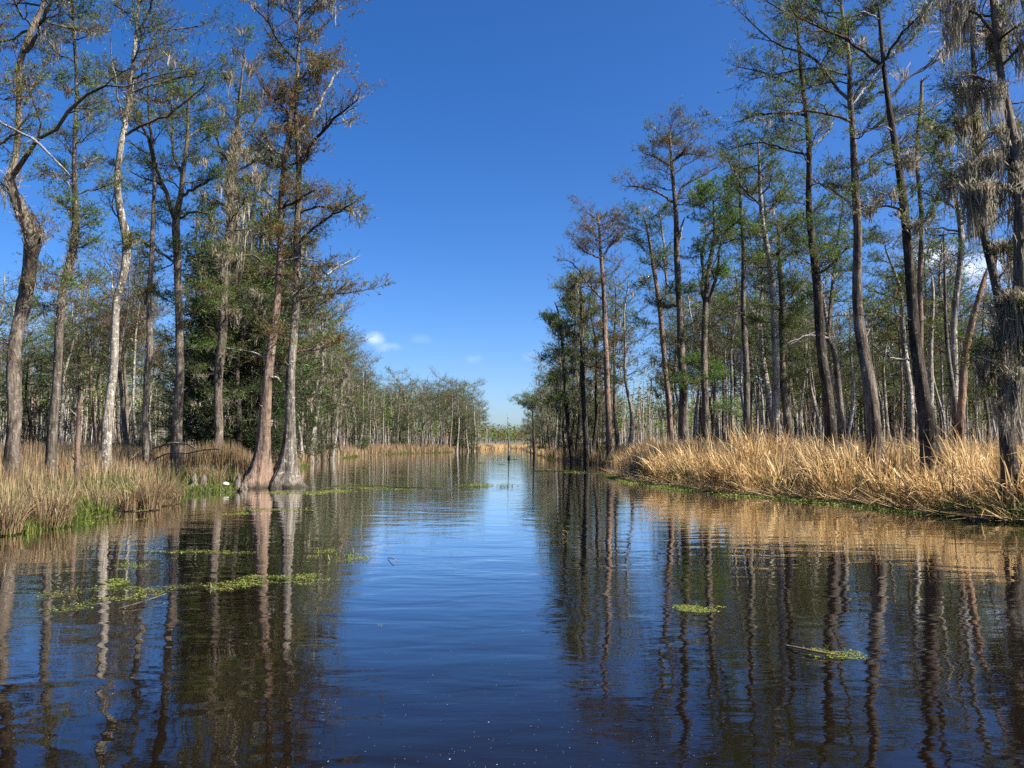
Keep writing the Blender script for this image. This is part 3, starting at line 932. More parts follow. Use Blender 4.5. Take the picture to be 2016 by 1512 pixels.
hero('cypress_tree', 'straight pale cypress rising just behind the leaning orange snag', 33,
     [(1886, 925, 22), (1884, 850, 18), (1882, 750, 16), (1883, 600, 15), (1886, 500, 15), (1884, 420, 13), (1880, 380, 9), (1874, 330, 5), (1868, 270, 3), (1862, 230, 1.5)],
     [[(1883, 420, 7), (1860, 400, 6), (1830, 388, 4), (1800, 370, 2)],
      [(1886, 425, 7), (1905, 395, 5), (1912, 370, 2)],
      [(1875, 350, 6), (1850, 320, 5), (1838, 300, 4), (1850, 265, 2)],
      [(1884, 460, 6), (1850, 452, 5), (1815, 455, 4), (1792, 466, 2)],
      [(1888, 475, 5), (1912, 462, 4), (1935, 455, 2)]],
     [(240, 380, 8, 60, 0, 40), (380, 520, 6, 75, -10, 25)], {'green': .8, 'olive': .9, 'rust': .3}, .85, 'pale', (44, 26, .3, 1.1), flute=.06, dead=(3,))
hero('dead_snag', 'tall thin dead snag with snapped bleached top behind the dark leaning tree', 34,
     [(1822, 930, 17), (1818, 800, 14), (1812, 650, 13), (1809, 450, 11), (1810, 300, 10), (1815, 200, 9), (1816, 152, 8)],
     [[(1814, 160, 5), (1822, 153, 4), (1829, 150, 2)], [(1814, 226, 6), (1845, 206, 5), (1875, 185, 4), (1898, 172, 2)], [(1812, 280, 5), (1785, 290, 4), (1770, 285, 2)]],
     [(200, 420, 3, 40, 0, 30)], {'rust': 1.}, .5, 'red', None, broken=True, dead=(0, 1), cat='dead tree')
hero('dead_snag', 'short weathered snag with a jagged tip, its top against the low clouds', 36,
     [(1836, 920, 16), (1834, 800, 14), (1833, 680, 12), (1832, 600, 9), (1829, 545, 6)], (), (), None, 0, 'pale', None, broken=True, cat='dead tree')
hero('dead_snag', 'very thin dark dead pole beside the straight pale cypress', 32,
     [(1882, 920, 12), (1878, 780, 11), (1872, 680, 10), (1863, 600, 8), (1859, 530, 6), (1857, 455, 3)], [[(1859, 530, 3), (1853, 526, 2), (1850, 518, 1)]], (), None, 0, 'brown', None, broken=True, dead=(0,), cat='dead tree')
hero('cypress_tree', 'cypress leaning left with a rust and green crown low over the reeds', 36,
     [(1796, 915, 20), (1792, 860, 18), (1788, 750, 15), (1784, 660, 14), (1775, 580, 11), (1762, 540, 8), (1748, 505, 5), (1738, 475, 2)],
     [[(1782, 625, 5), (1750, 612, 4), (1715, 615, 2)], [(1778, 590, 6), (1745, 580, 5), (1700, 565, 2)], [(1775, 580, 5), (1790, 560, 4), (1800, 545, 2)]],
     [(470, 600, 11, 58, -5, 30), (600, 680, 4, 50, -15, 15)], {'green': .9, 'fresh': .3, 'rust': .7}, 1.0, 'pale', (8, 14, .2, .6))
hero('cypress_tree', 'slanting cypress with long dead white branch pointing left at mid height', 34,
     [(1660, 910, 24), (1655, 860, 20), (1651, 790, 16), (1645, 720, 14), (1638, 685, 12), (1629, 665, 10), (1636, 600, 9), (1648, 520, 7), (1655, 440, 4), (1660, 380, 2)],
     [[(1632, 668, 8), (1615, 664, 7), (1590, 662, 5), (1560, 672, 4), (1540, 684, 2)], [(1630, 660, 6), (1605, 655, 5), (1580, 665, 3), (1552, 680, 1.5)]],
     [(380, 600, 12, 60, -5, 35)], {'green': 1., 'fresh': .4, 'rust': .2}, .9, 'grey', (6, 14, .2, .6), dead=(0, 1))
hero('cypress_tree', 'very straight pole-like cypress with a thin top, left of the double-trunk green tree', 40,
     [(1472, 905, 19), (1470, 860, 17), (1469, 750, 14), (1466, 600, 12), (1462, 480, 10), (1457, 400, 8), (1455, 330, 5), (1453, 270, 2)],
     [[(1466, 610, 5), (1440, 620, 4), (1405, 640, 2)], [(1460, 430, 5), (1435, 450, 4), (1410, 480, 2)]],
     [(290, 420, 7, 40, 0, 40), (430, 640, 7, 55, -15, 25)], {'green': .8, 'olive': .8, 'rust': .3}, .8, 'grey', (8, 14, .2, .6))
hero('cypress_tree', 'cypress with narrow layered green crown, right of the pole-like trunk', 36,
     [(1534, 910, 24), (1531, 860, 20), (1528, 750, 17), (1521, 600, 16), (1513, 520, 14), (1505, 450, 11), (1500, 370, 9), (1495, 310, 6), (1490, 260, 2)],
     [[(1503, 430, 7), (1530, 395, 6), (1545, 370, 4), (1555, 340, 2)], [(1515, 480, 6), (1545, 450, 5), (1572, 430, 2)], [(1500, 400, 6), (1470, 370, 5), (1445, 330, 3), (1435, 310, 1.5)],
      [(1508, 460, 6), (1478, 445, 5), (1460, 435, 2)]],
     [(270, 420, 11, 62, -5, 35), (420, 600, 9, 70, -10, 25), (600, 760, 8, 60, -15, 20)], {'green': 1.1, 'olive': .6, 'rust': .25}, 1.0, 'pale', (14, 16, .2, .7))
hero('cypress_tree', 'pale upright cypress trunk beside the layered green crown, thin at the top', 37,
     [(1556, 905, 22), (1552, 850, 20), (1545, 760, 17), (1540, 640, 15), (1535, 540, 12), (1531, 470, 8), (1528, 420, 3)], (), [(430, 640, 10, 60, -10, 25)], {'green': 1, 'olive': .5, 'rust': .15}, .9, 'brown', (8, 14, .2, .6))
hero('cypress_tree', 'tallest cypress of the far right group, flat-topped with a rust-tinged bare crown', 47,
     [(1347, 895, 27), (1346, 850, 24), (1345, 780, 21), (1341, 700, 18), (1338, 600, 16), (1334, 500, 14), (1331, 440, 12), (1327, 390, 10), (1322, 330, 8), (1319, 280, 5), (1317, 250, 2)],
     [[(1326, 400, 6), (1300, 385, 5), (1265, 370, 4), (1222, 368, 1.5)], [(1328, 395, 7), (1350, 365, 6), (1385, 345, 4), (1418, 330, 1.5)], [(1321, 330, 6), (1290, 310, 4), (1262, 300, 1.5)],
      [(1320, 320, 5), (1350, 305, 4), (1400, 310, 1.5)], [(1335, 480, 6), (1345, 440, 5), (1350, 425, 2)], [(1336, 600, 7), (1310, 605, 4), (1290, 600, 2)]],
     [(250, 320, 9, 55, 5, 45), (320, 420, 8, 75, 0, 30), (500, 680, 7, 65, -10, 25), (680, 780, 5, 60, -15, 15)], {'green': .15, 'olive': .6, 'rust': .9}, .8, 'brown', (12, 14, .2, .8), flute=.08, dead=(4,), size=1.15)
hero('cypress_tree', 'pale split-trunk cypress leaning gently right, before the tallest far cypress', 49,
     [(1324, 895, 16), (1319, 820, 13), (1309, 720, 12), (1301, 640, 11), (1293, 560, 10), (1284, 500, 8), (1274, 450, 5), (1268, 420, 2)],
     [[(1298, 620, 6), (1312, 560, 6), (1305, 480, 5), (1297, 410, 3)]], [(420, 540, 10, 55, 0, 35), (540, 640, 4, 45, -10, 20)], {'green': 1., 'olive': .6, 'rust': .15}, 1.0, 'red', (8, 12, .2, .7), size=1.15)
hero('cypress_tree', 'slim cypress with domed rusty crown and bare stem, leftmost tall one of right bank', 62,
     [(1202, 905, 19), (1199, 850, 15), (1196, 780, 13), (1193, 700, 12), (1190, 600, 10), (1185, 530, 9), (1181, 480, 7), (1178, 440, 4), (1177, 420, 2)],
     [[(1188, 590, 5), (1160, 560, 4), (1130, 520, 3), (1108, 508, 1.5)], [(1184, 510, 5), (1150, 495, 3), (1128, 470, 1.5)], [(1185, 505, 5), (1205, 480, 4), (1228, 450, 1.5)]],
     [(425, 500, 12, 48, 0, 45), (500, 560, 4, 50, 0, 30), (640, 760, 5, 40, -15, 20)], {'olive': .4, 'rust': 1.1}, .9, 'red', (10, 12, .3, .9), size=1.35)
hero('cypress_tree', 'twin-stemmed cypress with the bright green tufted top on the right bank', 45,
     [(1388, 898, 22), (1387, 840, 18), (1386, 760, 16), (1388, 650, 15), (1392, 580, 13), (1398, 520, 11), (1405, 470, 9), (1404, 420, 6), (1402, 370, 2)],
     [[(1390, 640, 11), (1384, 560, 10), (1383, 500, 8), (1395, 460, 6), (1420, 440, 3)], [(1403, 455, 6), (1425, 440, 5), (1450, 425, 2)], [(1394, 600, 8), (1410, 550, 8), (1415, 500, 6), (1425, 455, 3)]],
     [(370, 470, 12, 42, 0, 40), (470, 600, 6, 45, -5, 25), (700, 800, 5, 50, -15, 15)], {'green': 1.2, 'fresh': .5, 'rust': .03}, 1.5, 'brown', (8, 12, .2, .7), size=1.15)
hero('mossy_cypress', 'dark moss-hung cypress at the water edge where the right bank turns', 68,
     [(1156, 905, 15), (1152, 840, 12), (1147, 760, 11), (1147, 680, 10), (1145, 620, 9), (1143, 570, 6), (1142, 530, 2)], [[(1145, 640, 5), (1118, 640, 4), (1095, 650, 2)], [(1144, 600, 5), (1120, 575, 4), (1098, 565, 2)]],
     [(535, 640, 11, 42, -5, 35), (640, 740, 7, 45, -15, 15)], {'green': .8, 'olive': .9, 'rust': .3}, 1.1, 'dark', (120, 16, .6, 2.4), size=1.4)
hero('mossy_cypress', 'bent dark cypress leaning over the channel, left of the moss-hung one', 72,
     [(1126, 902, 12), (1120, 850, 10), (1114, 780, 9), (1110, 720, 9), (1106, 660, 7), (1098, 610, 4), (1090, 590, 2)], (), [(592, 720, 12, 38, -10, 30), (740, 820, 5, 40, -15, 15)], {'green': 1., 'olive': .9, 'rust': .1}, 1.3, 'dark', (70, 14, .5, 1.8), size=1.45)
hero('small_cypress', 'small lone cypress standing in the channel far off, right of the water gap', 108,
     [(1053, 899, 9), (1051, 870, 5.5), (1050, 830, 4.5), (1048, 800, 3), (1047, 774, 1.2)], [[(1049, 812, 2.5), (1035, 797, 2), (1017, 790, 1)]], [(776, 812, 7, 22, 0, 35)], {'green': .9, 'olive': .8, 'rust': .2}, .7, 'dark', (10, 8, .4, 1.), base_z=-.2, size=1.8)
hero('dead_snag', 'thin bare pole of a dead tree standing in the far water gap', 90,
     [(1002, 903, 3.2), (1001, 870, 2.3), (1000, 840, 1.6), (999, 812, .9)], (), (), None, 0, 'bleach', None, broken=True, base_z=-.2, cat='dead tree')
hero('dead_snag', 'pale leaning stick in shallow water by the turn of the right bank', 69,
     [(1165, 913, 4), (1164.5, 890, 4), (1163, 856, 2.5)], [[(1164, 884, 2), (1160, 876, 1.6), (1156, 870, 1)]], (), None, 0, 'pale', None, broken=True, base_z=-.2, dead=(0,), cat='dead tree')
hero('dead_snag', 'short broken trunk in the brown grass between the second and third left trees', 25,
     [(152, 955, 16), (150, 900, 13), (149, 850, 12), (151, 800, 11), (156, 775, 6)], (), (), None, 0, 'red', None, broken=True, cat='dead tree')


# ------------------------------------------------------------------ woods behind: shared shapes, every tree its own object
def proto(name, H, r0, c0, n, L, leaf, dens=1., bark_m='grey', moss=None, e=(-5, 35), size=2., sec=6, tw=5, leaf_per=4, bend=.25, broken=False, stubs=0, twk=3, tert=False):
    root = link(name, None, None, (0, 0, 0))
    m = 16
    z = np.linspace(-.3, H, m)
    ph = rng.uniform(0, 6.28, 4)
    tr = np.stack([bend * (np.sin(z * .45 + ph[0]) - math.sin(ph[0]) + .4 * np.sin(z * 1.1 + ph[1])), bend * (np.sin(z * .4 + ph[2]) - math.sin(ph[2])), z], 1)
    s = np.clip(z / H, 0, 1)
    rad = r0 * (1 - .8 * s) + r0 * .7 * np.exp(-np.maximum(z, 0) / .7) + .006
    if broken: rad[-1] *= .3
    g = Geo()
    trunk_geo(g, tr, rad, 8, .08, .8, int(H * 100), .06)
    link('trunk', g.mesh('trunk', [M[bark_m]], True), root)
    g = Geo()
    if n:
        Pa, Ra = auto_limbs(tr, rad, (c0, .99, n, L, e[0], e[1]))
        # longer limbs in the middle of the crown, short at its foot
        tubes(g, Pa, Ra, 4, 0)
        c = grow_crown(g, Pa, Ra, leaf, dens, size, twk, sec, tw, leaf_per=leaf_per, tert=tert)
        carry = np.concatenate([Pa[:, [0, 2, 4, 5, 6, 8]], c])
    if stubs:
        Pa, Ra = auto_limbs(tr, rad, (.3, .97, stubs, .9, 0, 45))
        for q in range(stubs):
            gs = Geo()
            tubes(gs, Pa[q:q + 1], Ra[q:q + 1], 4, 0)
            S, SR = spawn(Pa[q:q + 1], Ra[q:q + 1], 3, .4, 1, .3, .6, (25, 60), (0, .3), 4, .05, .008)
            tubes(gs, S, SR, 3, 0)
            link('dead_branch', gs.mesh('dead_branch', [M[bark_m]]), root)
    if g.n:
        link('crown', g.mesh('crown', [M[k_] for k_ in CROWN_M]), root)
    if moss:
        g = Geo()
        moss_geo(g, carry, moss[0], moss[1], moss[2], moss[3], w=.03, spread=.14)
        tag(link('hanging_moss', g.mesh('hanging_moss', [M['moss']]), root), kind='stuff')
    return root


OL = {'green': .9, 'olive': .8, 'fresh': .15, 'rust': .3}
protos = {
    'slim': [proto('slim_cypress', 12.5, .095, .62, 9, 1.2, OL, .45, 'pale', (7, 8, .3, .8), bend=.15),
             proto('slim_cypress', 11, .10, .66, 8, 1.0, OL, .4, 'pale', (5, 8, .3, .8), bend=.25),
             proto('slim_cypress', 13.5, .11, .6, 10, 1.3, {'green': .4, 'olive': 1, 'rust': .6}, .4, 'pale', (8, 8, .3, .9), bend=.12),
             proto('slim_cypress', 10, .09, .55, 8, 1.1, OL, .6, 'pale', None, bend=.3)],
    'green': [proto('green_cypress', 14.5, .19, .45, 17, 2.1, {'green': 1.1, 'olive': .6, 'rust': .12}, .8, 'grey', (20, 10, .4, 1.3), sec=7),
              proto('green_cypress', 13.5, .17, .5, 16, 2.0, {'green': 1., 'olive': .8, 'fresh': .35, 'rust': .08}, .8, 'pale', (14, 10, .4, 1.2), sec=7),
              proto('green_cypress', 15.5, .2, .4, 18, 2.3, {'green': 1., 'olive': 1., 'rust': .2}, .75, 'pale', (30, 10, .4, 1.4), sec=7)],
    'rust': [proto('rusty_cypress', 14, .17, .62, 13, 2.1, {'olive': .5, 'rust': 1.2}, 1., 'grey', (10, 10, .3, 1.), e=(0, 45), sec=7),
             proto('rusty_cypress', 13, .15, .6, 12, 2.0, {'olive': .6, 'rust': 1.}, .9, 'red', (8, 10, .3, 1.), e=(0, 40), sec=7)],
    'moss': [proto('mossy_tree', 13.5, .18, .3, 18, 2.2, {'green': .8, 'olive': 1., 'rust': .1}, .9, 'dark', (110, 12, .7, 2.3), sec=6),
             proto('mossy_tree', 12, .16, .25, 17, 2.0, {'olive': 1., 'green': .7, 'rust': .25}, .8, 'grey', (100, 12, .7, 2.2), sec=6)],
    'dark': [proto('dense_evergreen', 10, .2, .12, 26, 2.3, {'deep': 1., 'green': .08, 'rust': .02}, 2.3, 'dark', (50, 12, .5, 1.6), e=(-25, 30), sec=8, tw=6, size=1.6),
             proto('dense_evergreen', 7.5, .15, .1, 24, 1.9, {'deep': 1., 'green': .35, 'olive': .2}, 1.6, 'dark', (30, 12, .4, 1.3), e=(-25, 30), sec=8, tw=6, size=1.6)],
    'dead': [proto('dead_snag', 8.5, .12, 0, 0, 0, None, 0, 'bleach', None, broken=True, stubs=5),
             proto('dead_snag', 6.5, .10, 0, 0, 0, None, 0, 'pale', None, broken=True, stubs=3),
             proto('dead_snag', 10.5, .12, 0, 0, 0, None, 0, 'bleach', None, broken=True, stubs=9)],
}
CATS = {'slim': 'tree', 'green': 'tree', 'rust': 'tree', 'moss': 'tree', 'dark': 'tree', 'dead': 'dead tree'}
WHAT = {'slim': 'slim pale-stemmed cypress with a thin top', 'green': 'green-crowned cypress', 'rust': 'rust-crowned cypress',
        'moss': 'moss-hung cypress', 'dark': 'dense dark evergreen tree', 'dead': 'bare dead snag'}
used = set()
PLACED = []
TREES = []


def place(kind, x, y, where, sc=None, which=None, rot=None):
    lst = protos[kind]
    p = lst[rng.integers(len(lst)) if which is None else which]
    o = p if p.name not in used else copy_tree(p)
    used.add(p.name)
    s = sc if sc is not None else rng.uniform(.85, 1.15)
    o.location = (x, y, float(ground_z(x, y)))
    o.rotation_euler = (rng.normal() * .02, rng.normal() * .02, rng.uniform(0, 6.28) if rot is None else rot)
    o.scale = (s, s, s * rng.uniform(.94, 1.06))
    tag(o, WHAT[kind] + ' ' + where, CATS[kind], WHAT[kind] + ' ' + where)
    PLACED.append((x, y))
    TREES.append((o, kind))
    return o


def scatter(n, ylo, yhi, pxlo, pxhi, dlo, dhi, mix, where, gap=1.0, scl=(.85, 1.15), tries=6000, ypow=1.):
    names = list(mix); w = np.array([mix[k] for k in names], float); w /= w.sum()
    k = 0
    for _ in range(tries):
        if k >= n: break
        y = ylo + (yhi - ylo) * rng.random() ** ypow
        x = (rng.uniform(pxlo, pxhi) - 1008) / F * y
        d = float(bank_dist(x, y))
        if not (dlo < d < dhi): continue
        if PLACED and min((x - a) ** 2 + (y - b) ** 2 for a, b in PLACED) < gap ** 2: continue
        place(names[rng.choice(len(names), p=w)], x, y, where, rng.uniform(*scl)); k += 1


def px_place(kind, px, Yd, where, **kw):
    return place(kind, (px - 1008) / F * Yd, Yd, where, **kw)


# dark thicket behind the pair of flared cypresses
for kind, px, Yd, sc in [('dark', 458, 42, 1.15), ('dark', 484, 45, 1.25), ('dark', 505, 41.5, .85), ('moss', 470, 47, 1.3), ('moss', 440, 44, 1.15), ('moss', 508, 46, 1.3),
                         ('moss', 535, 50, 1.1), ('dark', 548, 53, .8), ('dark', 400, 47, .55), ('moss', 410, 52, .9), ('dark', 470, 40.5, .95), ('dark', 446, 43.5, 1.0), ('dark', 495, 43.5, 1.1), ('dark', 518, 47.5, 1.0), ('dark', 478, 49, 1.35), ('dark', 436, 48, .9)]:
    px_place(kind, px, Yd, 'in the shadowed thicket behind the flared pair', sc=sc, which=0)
for kind, px, Yd, sc in [('moss', 575, 58, 1.12), ('green', 592, 60, 1.1), ('moss', 605, 64, 1.1), ('dark', 618, 66, .75), ('green', 628, 70, 1.12), ('moss', 640, 74, 1.1), ('dark', 650, 78, .7),
                         ('rust', 655, 80, 1.12), ('moss', 668, 84, 1.1), ('green', 676, 90, 1.12), ('rust', 690, 96, 1.1), ('dead', 612, 62, 1.), ('dead', 674, 88, 1.1), ('moss', 700, 104, 1.1), ('green', 585, 68, 1.2)]:
    px_place(kind, px - 16, Yd, 'along the left bank beyond the flared pair', sc=sc)
scatter(100, 85, 235, 600, 975, 1.5, 26, {'green': .36, 'moss': .18, 'rust': .18, 'slim': .16, 'dead': .06, 'dark': .06}, 'on the far left bank by the water gap', 1.2, (.9, 1.12), ypow=1.3)
for kind, px, Yd, sc in [('green', 868, 158, 1.0), ('rust', 886, 164, 1.05), ('green', 900, 168, 1.08), ('moss', 912, 172, 1.05), ('green', 922, 178, 1.12), ('green', 934, 186, 1.1), ('moss', 941, 194, .95), ('dark', 928, 182, .9),
                         ('dark', 905, 170, .8), ('green', 948, 215, .8), ('slim', 956, 235, .8)]:
    px_place(kind, px, Yd, 'at the end of the left tree wall by the water gap', sc=sc)
px_place('rust', 288, 62, 'in the wood behind the left grass', sc=.86)
scatter(92, 52, 118, -80, 600, 9, 90, {'slim': .46, 'green': .2, 'rust': .12, 'moss': .12, 'dark': .04, 'dead': .06}, 'in the wood behind the left grass', 1.1, (.8, 1.1))
for kind, px, Yd, sc in [('moss', 1170, 70, 1.1), ('moss', 1138, 76, .95), ('moss', 1112, 80, .9), ('green', 1100, 86, .85), ('dark', 1128, 78, .7), ('dark', 1175, 72, .75), ('green', 1090, 92, .85), ('moss', 1082, 98, .8),
                         ('green', 1075, 104, .75), ('moss', 1068, 112, .7), ('dark', 1085, 100, .6), ('green', 1062, 124, .65), ('green', 1215, 66, 1.05), ('green', 1240, 64, .95), ('green', 1160, 84, 1.1)]:
    px_place(kind, px, Yd, 'where the right bank turns by the water gap', sc=sc)
for kind, px, Yd, sc in [('green', 1052, 140, .62), ('moss', 1044, 155, .6), ('green', 1038, 172, .55), ('green', 1032, 190, .5), ('slim', 1026, 215, .5), ('green', 1060, 132, .7), ('dark', 1048, 150, .5), ('dark', 1066, 122, .5)]:
    px_place(kind, px, Yd, 'at the end of the right tree wall by the water gap', sc=sc)
scatter(34, 90, 240, 1035, 1200, 2, 30, {'green': .4, 'moss': .3, 'slim': .25, 'dead': .05}, 'on the far right bank by the water gap', 1.2, (.65, .9))
scatter(46, 50, 86, 1205, 1640, 8, 40, {'green': .4, 'slim': .33, 'rust': .12, 'moss': .1, 'dead': .05}, 'among the tall cypresses of the right bank', 1.4, (.85, 1.15))
scatter(150, 44, 105, 1480, 2090, 9, 80, {'slim': .66, 'green': .14, 'rust': .05, 'moss': .07, 'dead': .08}, 'in the crowded wood behind the right reeds', .9, (.72, 1.02))
for p in sum(protos.values(), []):
    if p.name not in used:
        px_place([k for k in protos if p in protos[k]][0], 300, 90, 'in the wood behind the left grass', which=protos[[k for k in protos if p in protos[k]][0]].index(p))


MARKS = [(735, 'the small low cloud'), (940, 'the left tree wall end'), (110, 'the slender mossy cypress'), (290, 'the thin S-bent trunk'), (1290, 'the pale split-trunk cypress'), (1550, 'the pale upright cypress'), (1790, 'the left-leaning cypress'), (25, 'the crooked leftmost trunk'), (214, 'the bright bent cypress'), (350, 'the forked cypress'), (430, 'the moss-wrapped cypress'), (535, 'the flared pair'),
         (800, 'the left half of the far bank'), (985, 'the water gap'), (1199, 'the leftmost tall right-bank cypress'), (1346, 'the tallest far cypress'), (1470, 'the pole-like cypress'), (1632, 'the dark straight cypress'),
         (1714, 'the tall straight grey cypress'), (1830, 'the dark leaning tree'), (1892, 'the orange snag'), (1985, 'the stout right-edge cypress')]
MARKS = [m for m in MARKS if m[0] != 800]
ORD = ['first', 'second', 'third', 'fourth', 'fifth', 'sixth', 'seventh', 'eighth', 'ninth', 'tenth', 'eleventh', 'twelfth', 'thirteenth', 'fourteenth', 'fifteenth', 'sixteenth',
       'seventeenth', 'eighteenth', 'nineteenth', 'twentieth', 'twenty-first', 'twenty-second', 'twenty-third', 'twenty-fourth', 'twenty-fifth', 'twenty-sixth']
slots = {}
for o, kind in TREES:
    px = 1008 + F * o.location.x / o.location.y
    mx_, ph = min(MARKS, key=lambda m: abs(m[0] - px))
    slots.setdefault((kind, 'left' if px < mx_ else 'right', ph), []).append((abs(px - mx_), o))
SHORT = {'slim': 'slim pale-stemmed cypress', 'green': 'green-crowned cypress of the wood', 'rust': 'rust-crowned cypress of the wood', 'moss': 'moss-hung cypress of the wood',
         'dark': 'dense dark evergreen tree', 'dead': 'bare dead snag of the wood'}
for (kind, side, ph), lst in slots.items():
    for k, (dd, o) in enumerate(sorted(lst, key=lambda t: t[0])):
        o['label'] = SHORT[kind] + ', ' + ORD[min(k, 25)] + ' to the ' + side + ' of ' + ph


def far_forest():
    g = Geo()
    n = 3600
    y = 84 + 240 * rng.random(n * 3) ** 1.7
    x = (rng.uniform(-150, 2170, n * 3) - 1008) / F * y
    ok = bank_dist(x, y) > np.where(y < 120, 24, 9)
    x, y = x[ok][:n], y[ok][:n]
    xe, ye = rng.uniform(-90, 90, 1300), rng.uniform(345, 560, 1300)
    x = np.concatenate([x, xe]); y = np.concatenate([y, ye])
    n = len(x)
    z = ground_z(x, y)
    H = rng.uniform(8.5, 14, n) * np.where(y > 340, .8, 1)
    P = np.stack([np.stack([x, y, z - .2], 1), np.stack([x + rng.normal(size=n) * .15, y, z + H * .5], 1), np.stack([x + rng.normal(size=n) * .3, y, z + H], 1)], 1)
    tubes(g, P, rng.uniform(.06, .13, n)[:, None] * np.array([1.2, .8, .2]), 4, np.repeat(rng.choice([0, 1, 2], n, p=[.78, .14, .08]), 8))
    per = 46
    i = np.repeat(np.arange(n), per)
    t = rng.uniform(.42, 1.02, len(i))
    rr = 1.5 * np.sqrt(rng.random(len(i))) * (1.15 - np.abs(t - .75))
    a = rng.uniform(0, 6.28, len(i))
    pos = np.stack([x[i] + rr * np.cos(a), y[i] + rr * np.sin(a), z[i] + H[i] * t], 1)
    d = np.stack([np.cos(a), np.sin(a), rng.normal(size=len(i)) * .4], 1)
    tint = rng.choice([3, 4, 5, 6], n, p=[.38, .36, .18, .08])
    mi = np.where(rng.random(len(i)) < .7, tint[i], rng.choice([3, 4, 5], len(i)))
    d[mi == 6] = np.array([0, 0, -1.])
    L = rng.uniform(.25, .75, len(i)) * np.interp(y[i], [120, 340], [1, 2.2]); L[mi == 6] *= 1.6
    leaves(g, pos, d, L, rng.uniform(.04, .12, len(i)) * np.interp(y[i], [120, 340], [1, 2.2]), mi)
    o = link('forest', g.mesh('forest', [M['pale'], M['grey'], M['brown'], M['green'], M['olive'], M['rust'], M['moss']]))
    tag(o, 'distant swamp forest of countless thin trunks closing the view', 'forest', kind='stuff')


far_forest()


# ------------------------------------------------------------------ reeds and grasses
def blades(g, base, h, lean_az, th0, curl, w, mat, M_=7, brk=0.):
    n = len(base)
    s = np.linspace(0, 1, M_)
    th = th0[:, None] + curl[:, None] * s[None] ** 1.6
    if brk > 0:
        b = rng.random(n) < brk
        sb = rng.uniform(.45, .85, n)
        th = th + np.where(b[:, None] & (s[None] > sb[:, None]), rng.uniform(.9, 2.0, n)[:, None], 0)
    ds = h[:, None] / (M_ - 1)
    dr = np.sin(th) * ds; dz = np.cos(th) * ds
    r = np.concatenate([np.zeros((n, 1)), np.cumsum(dr[:, :-1], 1)], 1)
    zz = np.concatenate([np.zeros((n, 1)), np.cumsum(dz[:, :-1], 1)], 1)
    dirv = np.stack([np.cos(lean_az), np.sin(lean_az)], 1)
    P = np.concatenate([base[:, None, :2] + dirv[:, None] * r[..., None], (base[:, 2:3] + zz)[..., None]], 2)
    P[:, :, 2] = np.maximum(P[:, :, 2], base[:, 2:3] + .01)
    W = w[:, None] * np.interp(s, [0, .25, .7, 1], [.75, 1, .75, .06])[None]
    sa = lean_az + np.pi / 2 + rng.normal(size=n) * .7
    side = np.stack([np.cos(sa), np.sin(sa), rng.normal(size=n) * .2], 1)
    strips(g, P, W, nrm(side), mat)


def cattails():
    g = Geo()
    # clumps along the right bank
    nC = 800
    y = 16.5 + 29 * rng.random(nC) ** 1.05
    d = rng.uniform(.05, 1, nC) ** .8 * np.interp(y, [16, 20, 26, 46], [3.2, 4.2, 5.5, 3.0])
    x = bank_r(y) + d
    keep = (x / y < .70) & (vnoise(x, y, 1.2, 81) > -.30)
    x, y, d = x[keep], y[keep], d[keep]
    nC = len(x)
    per = 30
    i = np.repeat(np.arange(nC), per)
    az = rng.uniform(0, 6.28, len(i))
    off = rng.normal(size=(len(i), 2)) * .16
    bx, by = x[i] + off[:, 0], y[i] + off[:, 1]
    base = np.stack([bx, by, ground_z(bx, by) - .03], 1)
    hc = (np.interp(d, [0, .5, 1.5, 6], [.75, 1.3, 1.72, 1.85]) * np.interp(y, [16, 19, 24, 34, 46], [.62, .8, .98, 1.0, .82]) * rng.uniform(.66, 1.18, nC) * (1 + .2 * vnoise(x, y, .8, 83)))
    h = hc[i] * rng.uniform(.6, 1.28, len(i))
    # blades at the edge bow out over the water, the others away from their clump
    out = np.arctan2(off[:, 1], off[:, 0])
    edge = np.clip(1.2 - d[i], 0, 1) * (rng.random(len(i)) < .6)
    az = np.where(edge > .3, np.pi + rng.normal(size=len(i)) * .7, out + rng.normal(size=len(i)) * .5)
    th0 = np.abs(rng.normal(size=len(i))) * .26 + .25 * edge
    curl = np.abs(rng.normal(size=len(i))) * 1.0 + .5 * edge
    green = rng.random(len(i)) < .14 + .34 * (vnoise(bx, by, .8, 21) > .2)
    h = np.where(green, h * .66, h)
    blades(g, base, h, az, th0, curl, rng.uniform(.010, .026, len(i)), np.where(green, 1, 0), 8, .34)
    # flattened broken blades at the waterline
    n = 3600
    y = rng.uniform(17, 44, n); x = bank_r(y) + rng.uniform(-.35, 1.2, n)
    base = np.stack([x, y, np.maximum(ground_z(x, y), 0) + rng.uniform(.01, .12, n)], 1)
    blades(g, base, rng.uniform(.4, 1.2, n), rng.uniform(0, 6.28, n), rng.uniform(1.1, 1.6, n), rng.normal(size=n) * .3, rng.uniform(.006, .013, n), 0, 5)
    o = link('cattail_bed', g.mesh('cattail_bed', [M['straw'], M['reedgreen']]))
    tag(o, 'bed of dry tan cattail leaves bowing over the right waterline', 'cattails', kind='stuff')


cattails()


def stems(g, x, y, h, w, mat, th=.10, curl=.15, M_=4, zoff=0.):
    n = len(x)
    base = np.stack([x, y, ground_z(x, y) - .03 + zoff], 1)
    blades(g, base, h, rng.uniform(0, 6.28, n), np.abs(rng.normal(size=n)) * th, np.abs(rng.normal(size=n)) * curl, w, mat, M_)


def in_view(x, y, m=.70):
    return np.abs(x) < m * y + 1.5


